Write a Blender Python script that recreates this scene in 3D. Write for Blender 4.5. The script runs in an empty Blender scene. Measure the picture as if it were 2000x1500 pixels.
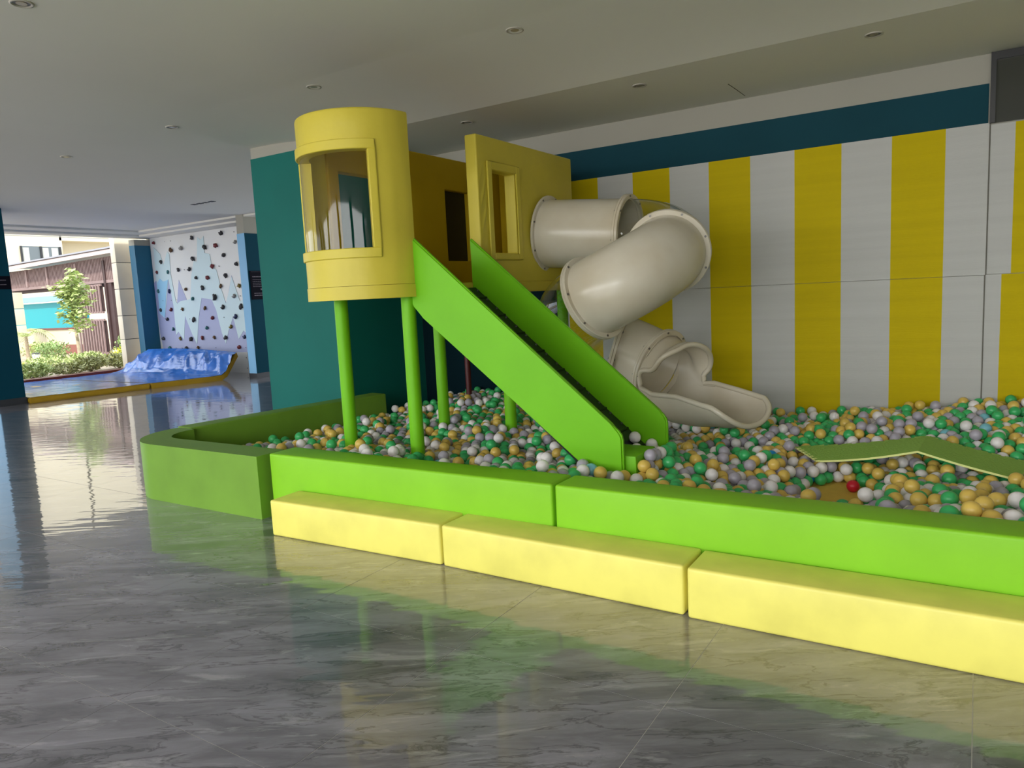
import bpy, bmesh, math, random
import numpy as np
from mathutils import Vector, Matrix, noise

S = bpy.context.scene
C = S.collection
PI = math.pi
rng = random.Random(7)

# ------------------------------------------------------------------ camera
RC = np.array([[0.8435, 0.5349, -0.0492], [0.0245, -0.1298, -0.9912], [-0.5366, 0.8349, -0.1226]])
FPX = 1427.3
EYE = np.array([0.0, 0.0, 1.28])
cam = bpy.data.cameras.new('camera')
camo = bpy.data.objects.new('camera', cam)
C.objects.link(camo)
r0, r1, r2 = [Vector(v).normalized() for v in RC]
camo.matrix_world = Matrix(((r0.x, -r1.x, -r2.x, EYE[0]), (r0.y, -r1.y, -r2.y, EYE[1]), (r0.z, -r1.z, -r2.z, EYE[2]), (0, 0, 0, 1)))
cam.sensor_width = 36.0
cam.lens = FPX / 2000 * 36
cam.clip_end = 300
S.camera = camo

# ------------------------------------------------------------------ sky, sun, daylight, exposure
w = bpy.data.worlds.new('sky')
S.world = w
w.use_nodes = True
nt = w.node_tree
nt.nodes.clear()
wo = nt.nodes.new('ShaderNodeOutputWorld')
bg = nt.nodes.new('ShaderNodeBackground')
bg.inputs[0].default_value = (0.86, 0.93, 1.0, 1)
bg.inputs[1].default_value = 3.0
nt.links.new(bg.outputs[0], wo.inputs[0])
sun = bpy.data.lights.new('sun', 'SUN')
sun.energy = 5.0
sun.angle = 0.05
sun.color = (1.0, 0.95, 0.86)
suno = bpy.data.objects.new('sun', sun)
suno.rotation_euler = Vector((0.50, -0.62, 0.80)).to_track_quat('Z', 'Y').to_euler()
C.objects.link(suno)


def area(name, loc, target, sx, sy, power, col):
    l = bpy.data.lights.new(name, 'AREA')
    l.shape = 'RECTANGLE'
    l.size = sx
    l.size_y = sy
    l.energy = power
    l.color = col
    o = bpy.data.objects.new(name, l)
    o.location = loc
    o.rotation_euler = (Vector(loc) - Vector(target)).to_track_quat('Z', 'Y').to_euler()
    C.objects.link(o)


# area lamps added for daylight under the ceiling from the hall's open sides
area('daylight_front', (-4.0, -8.0, 3.9), (-4.0, 3, 1.0), 20, 4.2, 2250, (1.0, 0.98, 0.94))
area('ceiling_fill', (-4.0, -5.9, 0.06), (-4.0, -4.4, 3.2), 17, 2.6, 460, (1.0, 0.95, 0.86))  # added upward area lamp brightening the ceiling like bounce off sunny paving

vs = S.view_settings
vs.view_transform = 'Standard'
vs.look = 'None'
vs.exposure = 0.0
vs.gamma = 1.0
vs.use_curve_mapping = False
S.cycles.use_denoising = True
S.cycles.max_bounces = 8
S.cycles.transparent_max_bounces = 16


# ------------------------------------------------------------------ materials
def new_mat(name):
    m = bpy.data.materials.new(name)
    m.use_nodes = True
    return m, m.node_tree, m.node_tree.nodes['Principled BSDF']


def mat(name, col, rough=0.5, bump=0.0, bscale=30.0, var=0.0, vscale=4.0, metal=0.0, spec=0.5, coat=0.0, stretch=(1, 1, 1), col2=None):
    m, t, b = new_mat(name)
    b.inputs['Roughness'].default_value = rough
    b.inputs['Metallic'].default_value = metal
    b.inputs['Specular IOR Level'].default_value = spec
    b.inputs['Coat Weight'].default_value = coat
    b.inputs['Base Color'].default_value = (*col, 1)
    if var or bump:
        tc = t.nodes.new('ShaderNodeTexCoord')
        mp = t.nodes.new('ShaderNodeMapping')
        mp.inputs['Scale'].default_value = stretch
        t.links.new(tc.outputs['Object'], mp.inputs[0])
    if var:
        n = t.nodes.new('ShaderNodeTexNoise')
        n.inputs['Scale'].default_value = vscale
        n.inputs['Detail'].default_value = 6
        t.links.new(mp.outputs[0], n.inputs['Vector'])
        rp = t.nodes.new('ShaderNodeValToRGB')
        c2 = col2 or tuple(c * (1 - var) for c in col)
        rp.color_ramp.elements[0].position = 0.3
        rp.color_ramp.elements[1].position = 0.62
        rp.color_ramp.elements[0].color = (*c2, 1)
        rp.color_ramp.elements[1].color = (*col, 1)
        t.links.new(n.outputs[0], rp.inputs[0])
        t.links.new(rp.outputs[0], b.inputs['Base Color'])
    if bump:
        n2 = t.nodes.new('ShaderNodeTexNoise')
        n2.inputs['Scale'].default_value = bscale
        n2.inputs['Detail'].default_value = 3
        t.links.new(mp.outputs[0], n2.inputs['Vector'])
        bp = t.nodes.new('ShaderNodeBump')
        bp.inputs['Strength'].default_value = bump
        bp.inputs['Distance'].default_value = 0.02
        t.links.new(n2.outputs[0], bp.inputs['Height'])
        t.links.new(bp.outputs[0], b.inputs['Normal'])
    return m


def clear_mat(name, tint, base=0.06, rough=0.02):
    # clear acrylic: see-through with a glancing reflection
    m, t, b = new_mat(name)
    t.nodes.remove(b)
    out = t.nodes['Material Output']
    tr = t.nodes.new('ShaderNodeBsdfTransparent')
    tr.inputs[0].default_value = (*tint, 1)
    gl = t.nodes.new('ShaderNodeBsdfGlossy')
    gl.inputs['Roughness'].default_value = rough
    lw0 = t.nodes.new('ShaderNodeLayerWeight')
    lw0.inputs['Blend'].default_value = 0.5
    lw = t.nodes.new('ShaderNodeMath')
    lw.operation = 'POWER'
    lw.inputs[1].default_value = 3.6
    t.links.new(lw0.outputs['Facing'], lw.inputs[0])
    ad = t.nodes.new('ShaderNodeMath')
    ad.operation = 'MULTIPLY_ADD'
    ad.inputs[1].default_value = 0.8
    ad.inputs[2].default_value = base + 0.03
    ad.use_clamp = True
    mx = t.nodes.new('ShaderNodeMixShader')
    t.links.new(lw.outputs[0], ad.inputs[0])
    t.links.new(ad.outputs[0], mx.inputs[0])
    t.links.new(tr.outputs[0], mx.inputs[1])
    t.links.new(gl.outputs[0], mx.inputs[2])
    t.links.new(mx.outputs[0], out.inputs[0])
    return m


M = {}
M['green'] = mat('green_vinyl', (0.235, 0.57, 0.018), 0.45, 0.12, 5, 0.10, 3, spec=0.3)
M['green_slide'] = mat('green_slide_vinyl', (0.17, 0.52, 0.008), 0.45, 0.12, 4, 0.10, 2, spec=0.25)
M['yellow'] = mat('yellow_vinyl', (0.84, 0.77, 0.16), 0.42, 0.15, 6, 0.13, 5)
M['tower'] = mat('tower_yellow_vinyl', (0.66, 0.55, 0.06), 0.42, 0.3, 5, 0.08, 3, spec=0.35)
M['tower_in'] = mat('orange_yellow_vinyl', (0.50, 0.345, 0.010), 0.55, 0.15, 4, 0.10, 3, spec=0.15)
M['ceiling'] = mat('ceiling_paint', (0.76, 0.745, 0.68), 0.85, 0, 0, 0.04, 0.6)
M['cream'] = mat('cream_paint', (0.38, 0.365, 0.31), 0.85, 0, 0, 0.04, 1)
M['teal'] = mat('teal_green_paint', (0.004, 0.150, 0.125), 0.6, 0, 0, 0.12, 1.2, spec=0.25)
M['band'] = mat('dark_teal_paint', (0.007, 0.055, 0.078), 0.8, 0, 0, 0.08, 2, spec=0.2)
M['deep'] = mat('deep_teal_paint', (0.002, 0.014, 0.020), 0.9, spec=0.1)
M['green_dark'] = mat('dark_green_vinyl', (0.17, 0.34, 0.035), 0.5, 0.12, 5, 0.15, 3, spec=0.3)  # darker, more olive green for the corner block and left barrier
M['blue_dark'] = mat('shaded_column_blue', (0.002, 0.055, 0.09), 0.7, 0, 0, 0.08, 1, spec=0.12)  # column blue in the dim tone of its shaded side faces
M['blue_mid'] = mat('blue_paint', (0.004, 0.12, 0.22), 0.5, 0, 0, 0.08, 1)
M['blue_light'] = mat('lit_column_and_beam_blue', (0.22, 0.50, 0.78), 0.5)  # lighter copy of the column blue, daylight painted in; also the beam's colour
M['white_stripe'] = mat('white_printed_sheet', (0.52, 0.52, 0.50), 0.6, 0.12, 60, 0.06, 3, spec=0.2, stretch=(0.15, 1, 6))
M['yellow_stripe'] = mat('yellow_printed_sheet', (0.57, 0.44, 0.0), 0.6, 0.12, 60, 0.08, 3, spec=0.12, stretch=(0.15, 1, 6))
M['edge'] = mat('board_edge', (0.25, 0.25, 0.22), 0.7)
M['black'] = mat('black_metal', (0.012, 0.012, 0.013), 0.4)
M['dark_glass'] = mat('dark_glass', (0.05, 0.052, 0.045), 0.12)
M['plastic'] = mat('ivory_plastic', (0.66, 0.61, 0.50), 0.26, 0.04, 6, 0.10, 2.2, col2=(0.56, 0.49, 0.36))
M['clear'] = clear_mat('clear_acrylic', (0.93, 0.95, 0.94), 0.015)
M['film'] = clear_mat('bay_window_film', (0.90, 0.89, 0.84), 0.0, 0.04)
M['steel'] = mat('bolt_steel', (0.22, 0.21, 0.20), 0.35, metal=0.9)
M['ramp'] = mat('black_ramp_vinyl', (0.012, 0.012, 0.018), 0.3)
M['mat_green'] = mat('green_eva_foam', (0.30, 0.55, 0.09), 0.75)
M['mat_edge'] = mat('pale_lime_foam', (0.75, 0.80, 0.30), 0.7)
M['mat_yellow'] = mat('yellow_eva_foam', (0.85, 0.58, 0.10), 0.8, 0.2, 120, 0.08, 10)
M['red'] = mat('dark_red_paint', (0.07, 0.004, 0.005), 0.5)
M['skirting'] = mat('grey_skirting_tile', (0.035, 0.038, 0.045), 0.35)
M['mat_blue'] = mat('blue_mat_vinyl', (0.05, 0.20, 0.68), 0.16, 0.5, 4, 0.3, 2)
M['mat_rim'] = mat('mustard_mat_rim', (0.45, 0.27, 0.01), 0.45, 0.1, 8, 0.2, 3)
M['granite'] = mat('dark_red_granite', (0.16, 0.025, 0.02), 0.35, 0, 0, 0.3, 30)
M['cw_white'] = mat('white_climbing_board', (0.72, 0.73, 0.72), 0.5)
M['cw_grey'] = mat('lilac_grey_print', (0.36, 0.39, 0.60), 0.5)
M['cw_ice'] = mat('pale_ice_print', (0.55, 0.70, 0.74), 0.5)
M['cw_sky'] = mat('sky_blue_print', (0.30, 0.58, 0.80), 0.5)
M['sign'] = mat('black_sign_panel', (0.004, 0.004, 0.010), 0.7, spec=0.08)
M['sign_text'] = mat('faded_sign_lettering', (0.16, 0.13, 0.17), 0.6)
M['dirt_line'] = mat('plaster_crack', (0.10, 0.09, 0.05), 0.9)
M['lamp_ring'] = mat('downlight_ring', (0.45, 0.42, 0.36), 0.35)
M['lamp_in'] = mat('downlight_well', (0.10, 0.09, 0.075), 0.3)
M['lamp_glass'] = mat('downlight_glass', (0.42, 0.36, 0.26), 0.15)
M['slot'] = mat('dark_slot', (0.01, 0.01, 0.012), 0.6)
for nme, c in dict(green=(0.05, 0.46, 0.14), yellow=(0.73, 0.51, 0.11), white=(0.83, 0.79, 0.79), lilac=(0.42, 0.39, 0.46), red=(0.62, 0.012, 0.035), blue=(0.01, 0.30, 0.72), aqua=(0.20, 0.50, 0.60)).items():
    M['ball_' + nme] = mat(nme + '_ball_plastic', c, 0.32)


def tile_mat():
    m, t, b = new_mat('grey_marble_tile')
    tc = t.nodes.new('ShaderNodeNewGeometry')   # the veining runs on from tile to tile
    rot = t.nodes.new('ShaderNodeMapping')
    rot.inputs['Rotation'].default_value = (0, 0, -0.56)
    rot.inputs['Scale'].default_value = (1, 1, 1)
    t.links.new(tc.outputs['Position'], rot.inputs[0])
    addv = t.nodes.new('ShaderNodeVectorMath')
    addv.operation = 'MULTIPLY'
    addv.inputs[1].default_value = (0.85, 3.6, 1.0)
    t.links.new(rot.outputs[0], addv.inputs[0])
    # long wavy streaks: warped, stretched noise
    wn = t.nodes.new('ShaderNodeTexNoise')
    wn.inputs['Scale'].default_value = 2.2
    wn.inputs['Detail'].default_value = 4
    t.links.new(addv.outputs[0], wn.inputs['Vector'])
    wadd = t.nodes.new('ShaderNodeVectorMath')
    wadd.operation = 'MULTIPLY_ADD'
    wadd.inputs[1].default_value = (0.55, 0.55, 0.0)
    t.links.new(wn.outputs['Color'], wadd.inputs[0])
    t.links.new(addv.outputs[0], wadd.inputs[2])
    n1 = t.nodes.new('ShaderNodeTexNoise')
    n1.inputs['Scale'].default_value = 2.0
    n1.inputs['Detail'].default_value = 11
    n1.inputs['Roughness'].default_value = 0.66
    t.links.new(wadd.outputs[0], n1.inputs['Vector'])
    r1_ = t.nodes.new('ShaderNodeValToRGB')
    e = r1_.color_ramp.elements
    e[0].position = 0.33
    e[0].color = (0.105, 0.103, 0.122, 1)
    e[1].position = 0.62
    e[1].color = (0.265, 0.255, 0.30, 1)
    x = r1_.color_ramp.elements.new(0.46)
    x.color = (0.175, 0.170, 0.200, 1)
    t.links.new(n1.outputs[0], r1_.inputs[0])
    # dark ridges and pale veins where a second noise crosses its middle
    n2 = t.nodes.new('ShaderNodeTexNoise')
    n2.inputs['Scale'].default_value = 1.5
    n2.inputs['Detail'].default_value = 8
    n2.inputs['Roughness'].default_value = 0.62
    t.links.new(wadd.outputs[0], n2.inputs['Vector'])
    r2_ = t.nodes.new('ShaderNodeValToRGB')
    r2_.color_ramp.elements[0].position = 0.485
    r2_.color_ramp.elements[0].color = (0, 0, 0, 1)
    r2_.color_ramp.elements[1].position = 0.515
    r2_.color_ramp.elements[1].color = (0, 0, 0, 1)
    mid = r2_.color_ramp.elements.new(0.5)
    mid.color = (1, 1, 1, 1)
    t.links.new(n2.outputs[0], r2_.inputs[0])
    mx = t.nodes.new('ShaderNodeMixRGB')
    mx.blend_type = 'MIX'
    mx.inputs[2].default_value = (0.06, 0.06, 0.068, 1)
    sc = t.nodes.new('ShaderNodeMath')
    sc.operation = 'MULTIPLY'
    sc.inputs[1].default_value = 0.7
    t.links.new(r2_.outputs[0], sc.inputs[0])
    t.links.new(sc.outputs[0], mx.inputs[0])
    t.links.new(r1_.outputs[0], mx.inputs[1])
    n3 = t.nodes.new('ShaderNodeTexNoise')
    n3.inputs['Scale'].default_value = 3.4
    n3.inputs['Detail'].default_value = 7
    n3.inputs['Roughness'].default_value = 0.7
    t.links.new(wadd.outputs[0], n3.inputs['Vector'])
    r3_ = t.nodes.new('ShaderNodeValToRGB')
    r3_.color_ramp.elements[0].position = 0.56
    r3_.color_ramp.elements[0].color = (0, 0, 0, 1)
    r3_.color_ramp.elements[1].position = 0.66
    r3_.color_ramp.elements[1].color = (0.6, 0.6, 0.6, 1)
    t.links.new(n3.outputs[0], r3_.inputs[0])
    mx2 = t.nodes.new('ShaderNodeMixRGB')
    mx2.inputs[2].default_value = (0.42, 0.41, 0.44, 1)
    t.links.new(r3_.outputs[0], mx2.inputs[0])
    t.links.new(mx.outputs[0], mx2.inputs[1])
    t.links.new(mx2.outputs[0], b.inputs['Base Color'])
    # polish: slightly wavy
    b.inputs['Roughness'].default_value = 0.26
    b.inputs['Specular IOR Level'].default_value = 0.45
    b.inputs['Coat Weight'].default_value = 1.0
    b.inputs['Coat Roughness'].default_value = 0.025
    b.inputs['Coat IOR'].default_value = 1.5
    nb = t.nodes.new('ShaderNodeTexNoise')
    nb.inputs['Scale'].default_value = 2.4
    nb.inputs['Detail'].default_value = 2
    t.links.new(addv.outputs[0], nb.inputs['Vector'])
    bp = t.nodes.new('ShaderNodeBump')
    bp.inputs['Strength'].default_value = 0.06
    bp.inputs['Distance'].default_value = 0.03
    t.links.new(bp.outputs[0], b.inputs['Coat Normal'])
    t.links.new(nb.outputs[0], bp.inputs['Height'])
    t.links.new(bp.outputs[0], b.inputs['Normal'])
    return m


M['tile'] = tile_mat()
M['grout'] = mat('pale_grout', (0.62, 0.60, 0.56), 0.8)


# ------------------------------------------------------------------ mesh helpers
def obj(name, bm, m, parent=None, smooth=False, kind=None):
    me = bpy.data.meshes.new(name)
    bm.normal_update()
    bm.to_mesh(me)
    bm.free()
    ms = m if isinstance(m, (list, tuple)) else [m]
    for x in ms:
        me.materials.append(x)
    if smooth:
        me.polygons.foreach_set('use_smooth', [True] * len(me.polygons))
    o = bpy.data.objects.new(name, me)
    C.objects.link(o)
    if parent:
        o.parent = parent
    if kind:
        o['kind'] = kind
    return o


def auto_smooth(o, ang=35):
    me = o.data
    me.polygons.foreach_set('use_smooth', [True] * len(me.polygons))
    me.set_sharp_from_angle(angle=math.radians(ang))
    return o


def tag(o, label, cat, group=None):
    o['label'] = label
    o['category'] = cat
    if group:
        o['group'] = group
    return o


def empty(name, loc, label, cat, group=None, rz=0):
    o = bpy.data.objects.new(name, None)
    o.location = loc
    o.rotation_euler = (0, 0, rz)
    o.empty_display_size = 0.1
    C.objects.link(o)
    return tag(o, label, cat, group)


def copy_tree(o, parent=None):
    c = o.copy()
    C.objects.link(c)
    if parent:
        c.parent = parent
    for ch in list(o.children):
        copy_tree(ch, c)
    return c


def add_box(bm, x0, x1, y0, y1, z0, z1, mi=0):
    v = [bm.verts.new(p) for p in ((x0, y0, z0), (x1, y0, z0), (x1, y1, z0), (x0, y1, z0), (x0, y0, z1), (x1, y0, z1), (x1, y1, z1), (x0, y1, z1))]
    for f in ((0, 3, 2, 1), (4, 5, 6, 7), (0, 1, 5, 4), (1, 2, 6, 5), (2, 3, 7, 6), (3, 0, 4, 7)):
        bm.faces.new([v[i] for i in f]).material_index = mi
    return v


def box(name, x0, x1, y0, y1, z0, z1, m, parent=None, kind=None, bev=0.0, seg=2):
    bm = bmesh.new()
    add_box(bm, x0, x1, y0, y1, z0, z1)
    if bev:
        bmesh.ops.bevel(bm, geom=bm.edges[:], offset=bev, segments=seg, profile=0.6, affect='EDGES')
    o = obj(name, bm, m, parent, kind=kind)
    if bev:
        auto_smooth(o, 40)
    return o


def foam(name, L, W, H, m, parent=None, bev=0.014, puff=0.006):
    # upholstered foam block: rounded edges, faces slightly cushioned; origin at the middle of its base
    bm = bmesh.new()
    nx = max(2, int(L / 0.12))
    add_box(bm, -L / 2, L / 2, -W / 2, W / 2, 0, H)
    bmesh.ops.subdivide_edges(bm, edges=[e for e in bm.edges if abs(e.verts[0].co.x - e.verts[1].co.x) > 1e-6], cuts=nx, use_grid_fill=True)
    bmesh.ops.subdivide_edges(bm, edges=[e for e in bm.edges if abs(e.verts[0].co.x - e.verts[1].co.x) < 1e-6], cuts=3, use_grid_fill=True)
    for v in bm.verts:
        a, b_, c = v.co.x / (L / 2), v.co.y / (W / 2), (v.co.z - H / 2) / (H / 2)
        k = lambda q: (1 - abs(q) ** 6)
        n = noise.noise(Vector((v.co.x * 2.1 + L * 9, v.co.y * 3, v.co.z * 3))) * 0.6
        if abs(b_) > 0.999:
            v.co.y += math.copysign(puff * (1 + n) * k(a) * k(c), b_)
        if c > 0.999:
            v.co.z += puff * (0.6 + n) * k(a) * k(b_)
        if abs(a) > 0.999:
            v.co.x += math.copysign(puff * 0.7 * k(b_) * k(c), a)
    sharp = [e for e in bm.edges if len(e.link_faces) == 2 and e.calc_face_angle(0) > 0.9]
    bmesh.ops.bevel(bm, geom=sharp, offset=bev, segments=3, profile=0.6, affect='EDGES', clamp_overlap=True)
    o = obj(name, bm, m, parent)
    auto_smooth(o, 50)
    return o


def prism(bm, pts, z0, z1, mi=0):
    n = len(pts)
    a = [bm.verts.new((p[0], p[1], z0)) for p in pts]
    b_ = [bm.verts.new((p[0], p[1], z1)) for p in pts]
    bm.faces.new(a[::-1]).material_index = mi
    bm.faces.new(b_).material_index = mi
    for i in range(n):
        bm.faces.new((a[i], a[(i + 1) % n], b_[(i + 1) % n], b_[i])).material_index = mi


def prism_y(bm, pts, y0, y1):
    # outline given in x, z
    n = len(pts)
    a = [bm.verts.new((p[0], y0, p[1])) for p in pts]
    b_ = [bm.verts.new((p[0], y1, p[1])) for p in pts]
    bm.faces.new(a)
    bm.faces.new(b_[::-1])
    for i in range(n):
        bm.faces.new((a[(i + 1) % n], a[i], b_[i], b_[(i + 1) % n]))


def cyl(bm, p0, p1, r, seg=20, r2=None, caps=True):
    p0, p1 = Vector(p0), Vector(p1)
    q = (p1 - p0).to_track_quat('Z', 'Y')
    rings = []
    for p, rr in ((p0, r), (p1, r if r2 is None else r2)):
        rings.append([bm.verts.new(p + q @ Vector((rr * math.cos(2 * PI * i / seg), rr * math.sin(2 * PI * i / seg), 0))) for i in range(seg)])
    for i in range(seg):
        bm.faces.new((rings[0][i], rings[0][(i + 1) % seg], rings[1][(i + 1) % seg], rings[1][i]))
    if caps:
        bm.faces.new(rings[0][::-1])
        bm.faces.new(rings[1])


def blob(bm, c, r, sub=2, sq=(1, 1, 1), amp=0.25, seed=0.0):
    res = bmesh.ops.create_icosphere(bm, subdivisions=sub, radius=1.0)
    for v in res['verts']:
        d = v.co.copy()
        n = 1 + amp * noise.noise(d * 1.7 + Vector((seed, seed * 2.3, seed * 0.7)))
        v.co = Vector((c[0] + d.x * r * sq[0] * n, c[1] + d.y * r * sq[1] * n, c[2] + d.z * r * sq[2] * n))


def ray(u, v):
    return RC.T @ np.array([(u - 1000) / FPX, (v - 750) / FPX, 1.0])


def at_y(u, v, Y):
    d = ray(u, v)
    return EYE + d * (Y / d[1])


def at_x(u, v, X):
    d = ray(u, v)
    return EYE + d * (X / d[0])


# ------------------------------------------------------------------ room shell
ZC, ZS, YB = 2.88, 2.79, 6.40
YF = 5.12

floor = box('floor', -15.0, 5.0, -6.5, 12.0, -0.12, -0.0012, M['grout'], kind='structure')
T = 0.8
TX, TY = 0.0128, 1.196
tb = bmesh.new()
add_box(tb, -T / 2 + 0.0013, T / 2 - 0.0013, -T / 2 + 0.0013, T / 2 - 0.0013, -0.0012, 0.0)
tile_mesh = bpy.data.meshes.new('tile')
tb.to_mesh(tile_mesh)
tb.free()
tile_mesh.materials.append(M['tile'])
cand = []
for i in range(-19, 7):
    for j in range(-10, 14):
        x, y = TX + (i + 0.5) * T, TY + (j + 0.5) * T
        if x < -15.0 + T * 0.4 or x > 4.8 or y < -6.3 or y > 11.9:
            continue
        if -4.5 < x < 1.2 and 3.4 < y < 6.2:
            continue                       # under the ball pit, nothing of it shows
        d = RC @ (np.array([x, y, 0]) - EYE)
        vis = d[2] > 0.3 and abs(d[0] / d[2]) < 0.85 and -0.62 < d[1] / d[2] < 0.75
        cand.append((0 if vis else 1, d[2], x, y))
cand.sort()
rest = bmesh.new()
for k, (nv, dd, x, y) in enumerate(cand):
    if nv == 0 and k < 295:
        o = bpy.data.objects.new('tile', tile_mesh)
        o.location = (x, y, 0)
        o.parent = floor
        C.objects.link(o)
    else:
        add_box(rest, x - T / 2 + 0.0013, x + T / 2 - 0.0013, y - T / 2 + 0.0013, y + T / 2 - 0.0013, -0.0012, 0.0)
obj('outer_tiling', rest, M['tile'], floor, kind='stuff')

box('ceiling', -15.0, 5.0, -4.5, 3.9, ZC, ZC + 0.3, M['ceiling'], kind='structure')
box('ceiling', -15.0, -6.4, 3.9, YF, ZC, ZC + 0.3, M['ceiling'], kind='structure')
# plaster that eases down towards the lowered part over the pit
bm = bmesh.new()
gx, gy = 60, 26
cg = []
for i in range(gx + 1):
    x = -6.4 + 11.4 * i / gx
    f_ = min(1, max(0, (x + 6.2) / 1.5))
    f_ = f_ * f_ * (3 - 2 * f_)
    cg.append([bm.verts.new((x, 3.9 + (YF - 3.9) * j / gy, ZC - 0.09 * f_ * (0.35 * (j / gy) + 0.65 * (j / gy) ** 3))) for j in range(gy + 1)])
for i in range(gx):
    for j in range(gy):
        bm.faces.new((cg[i][j], cg[i][j + 1], cg[i + 1][j + 1], cg[i + 1][j]))
add_box(bm, -6.4, 5.0, 3.9, YF, ZC + 0.001, ZC + 0.3)
obj('ceiling', bm, M['ceiling'], smooth=False, kind='structure')
auto_smooth(C.objects[-1], 30)
box('ceiling', -15.0, -5.27, YF, 12.0, ZC, ZC + 0.3, M['ceiling'], kind='structure')
# lowered ceiling over the ball pit with its low upstand
box('ceiling', -5.27, 5.0, YF, YB + 0.2, ZS, ZC + 0.3, M['ceiling'], kind='structure')
# stepped edging of the ceiling along the garden side and the climbing side
for k, (dx, dy, zz) in enumerate(((-14.10, 8.52, 0.035), (-14.55, 8.80, 0.07))):
    box('trim_%d' % (k + 1), -15.0, dx, -4.5, 9.3, ZC - zz, ZC - zz + 0.04, M['ceiling'], kind='structure', bev=0.006)
    box('trim_%d' % (k + 3), dx, -5.9, dy, 9.3, ZC - zz, ZC - zz + 0.04, M['ceiling'], kind='structure', bev=0.006)

# pillar at the left end of the ball pit
pil = box('wall_pillar', -6.33, -5.27, YF, YB + 0.3, 0, ZC, M['cream'], kind='structure')
box('painted_panel', -6.335, -5.265, YF - 0.005, YB, 0.0, 2.772, M['teal'], pil)
# back wall of the pit
wb = box('wall_back', -5.27, 5.0, YB, YB + 0.25, 0, ZS, M['cream'], kind='structure')
box('painted_band', -5.26, 0.022, YB - 0.004, YB + 0.001, 2.315, 2.588, M['band'], wb)
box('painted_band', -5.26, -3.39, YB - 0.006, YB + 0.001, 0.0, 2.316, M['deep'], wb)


def striped_board(name, x0, x1, z0, z1, y, edges_first_yellow, label):
    """sheet with vertical printed stripes; stripes are faces of the sheet with their own colour"""
    bm = bmesh.new()
    xs = [x0] + [e for e in edges_first_yellow[0] if x0 < e < x1] + [x1]
    yel = edges_first_yellow[1]
    for a, b_ in zip(xs[:-1], xs[1:]):
        mi = 1 if yel((a + b_) / 2) else 0
        vs_ = [bm.verts.new(p) for p in ((a, y, z0), (b_, y, z0), (b_, y, z1), (a, y, z1))]
        bm.faces.new(vs_).material_index = mi
    # body behind the print
    add_box(bm, x0, x1, y + 0.0005, y + 0.012, z0, z1, 2)
    o = obj(name, bm, [M['white_stripe'], M['yellow_stripe'], M['edge']])
    return tag(o, label, 'wall panel')


edg = [-0.585 - 0.70 * k for k in range(6)] + [-0.235 - 0.70 * k for k in range(6)]
edg.sort()
yel = lambda x: ((-0.235 - x) % 0.70) < 0.35
striped_board('striped_board', -3.40, 0.030, 1.246, 2.313, YB - 0.030, (edg, yel), 'upper yellow and white striped board behind the tube slide, under the dark teal band')
striped_board('striped_board', -3.40, 0.024, 0.01, 1.243, YB - 0.028, (edg, yel), 'lower yellow and white striped board behind the balls, below the thin horizontal joint')
striped_board('striped_board', 0.040, 3.40, 1.250, 2.300, YB - 0.016, ([0.185, 0.535, 0.885, 1.235, 1.585, 1.935, 2.285, 2.635], lambda x: ((x - 0.185) % 0.70) < 0.35), 'upper striped board right of the vertical gap, under the dark window')
striped_board('striped_board', 0.034, 3.40, 0.01, 1.246, YB - 0.016, ([0.130, 0.480, 0.830, 1.180, 1.530, 1.880, 2.230, 2.58], lambda x: ((x - 0.130) % 0.70) < 0.35), 'lower striped board right of the vertical gap, reaching down into the balls')

# high dark window right of the gap
wn = box('window_1', 0.030, 2.2, YB - 0.02, YB + 0.02, 2.31, ZS - 0.005, M['dark_glass'], kind='structure')
bm = bmesh.new()
add_box(bm, 0.030, 0.062, YB - 0.045, YB - 0.02, 2.31, ZS - 0.005)
add_box(bm, 0.062, 2.2, YB - 0.045, YB - 0.02, ZS - 0.055, ZS - 0.005)
add_box(bm, 1.30, 1.34, YB - 0.045, YB - 0.02, 2.31, ZS - 0.055)
obj('window_frame', bm, M['black'], wn)

# cracks in the plaster
for nme, pts in (('plaster_crack', ((1359, 76), (1372, 86), (1384, 96))), ('plaster_crack', ((1422, 164), (1437, 174), (1455, 187)))):
    bm = bmesh.new()
    P = []
    for (u, v) in pts:
        d = ray(u, v)
        z = ZC if v < 110 else ZS
        P.append(Vector(EYE + d * ((z - 1.28) / d[2])))
    for a, b_ in zip(P[:-1], P[1:]):
        n = (b_ - a).cross(Vector((0, 0, 1))).normalized() * 0.003
        q = [a - n, b_ - n, b_ + n, a + n]
        vs_ = [bm.verts.new((p.x, p.y, p.z - 0.0015)) for p in q] + [bm.verts.new((p.x, p.y, p.z)) for p in q]
        bm.faces.new(vs_[:4])
        for i in range(4):
            bm.faces.new((vs_[i], vs_[(i + 1) % 4], vs_[4 + (i + 1) % 4], vs_[4 + i]))
    o = obj(nme, bm, M['dirt_line'])
    o['kind'] = 'structure'

# ------------------------------------------------------------------ hall walls around
# garden side: wall piece, pillars, opening, granite kerb
g = box('wall_garden', -15.05, -14.85, 8.86, 9.25, 0, ZC - 0.1, M['cream'], kind='structure')
box('painted_panel', -15.04, -14.845, 8.855, 9.2, 0, 2.66, M['blue_mid'], g)
box('wall_right_front', 4.9, 5.0, -6.5, YB, 0, ZC, M['cream'], kind='structure')
wf = box('wall_far', -15.05, -10.95, 9.26, 9.45, 0, ZC, M['cream'], kind='structure')
box('wall_far_end', -6.5, -6.3, YB, 12.0, 0, ZC, M['cream'], kind='structure')
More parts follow.
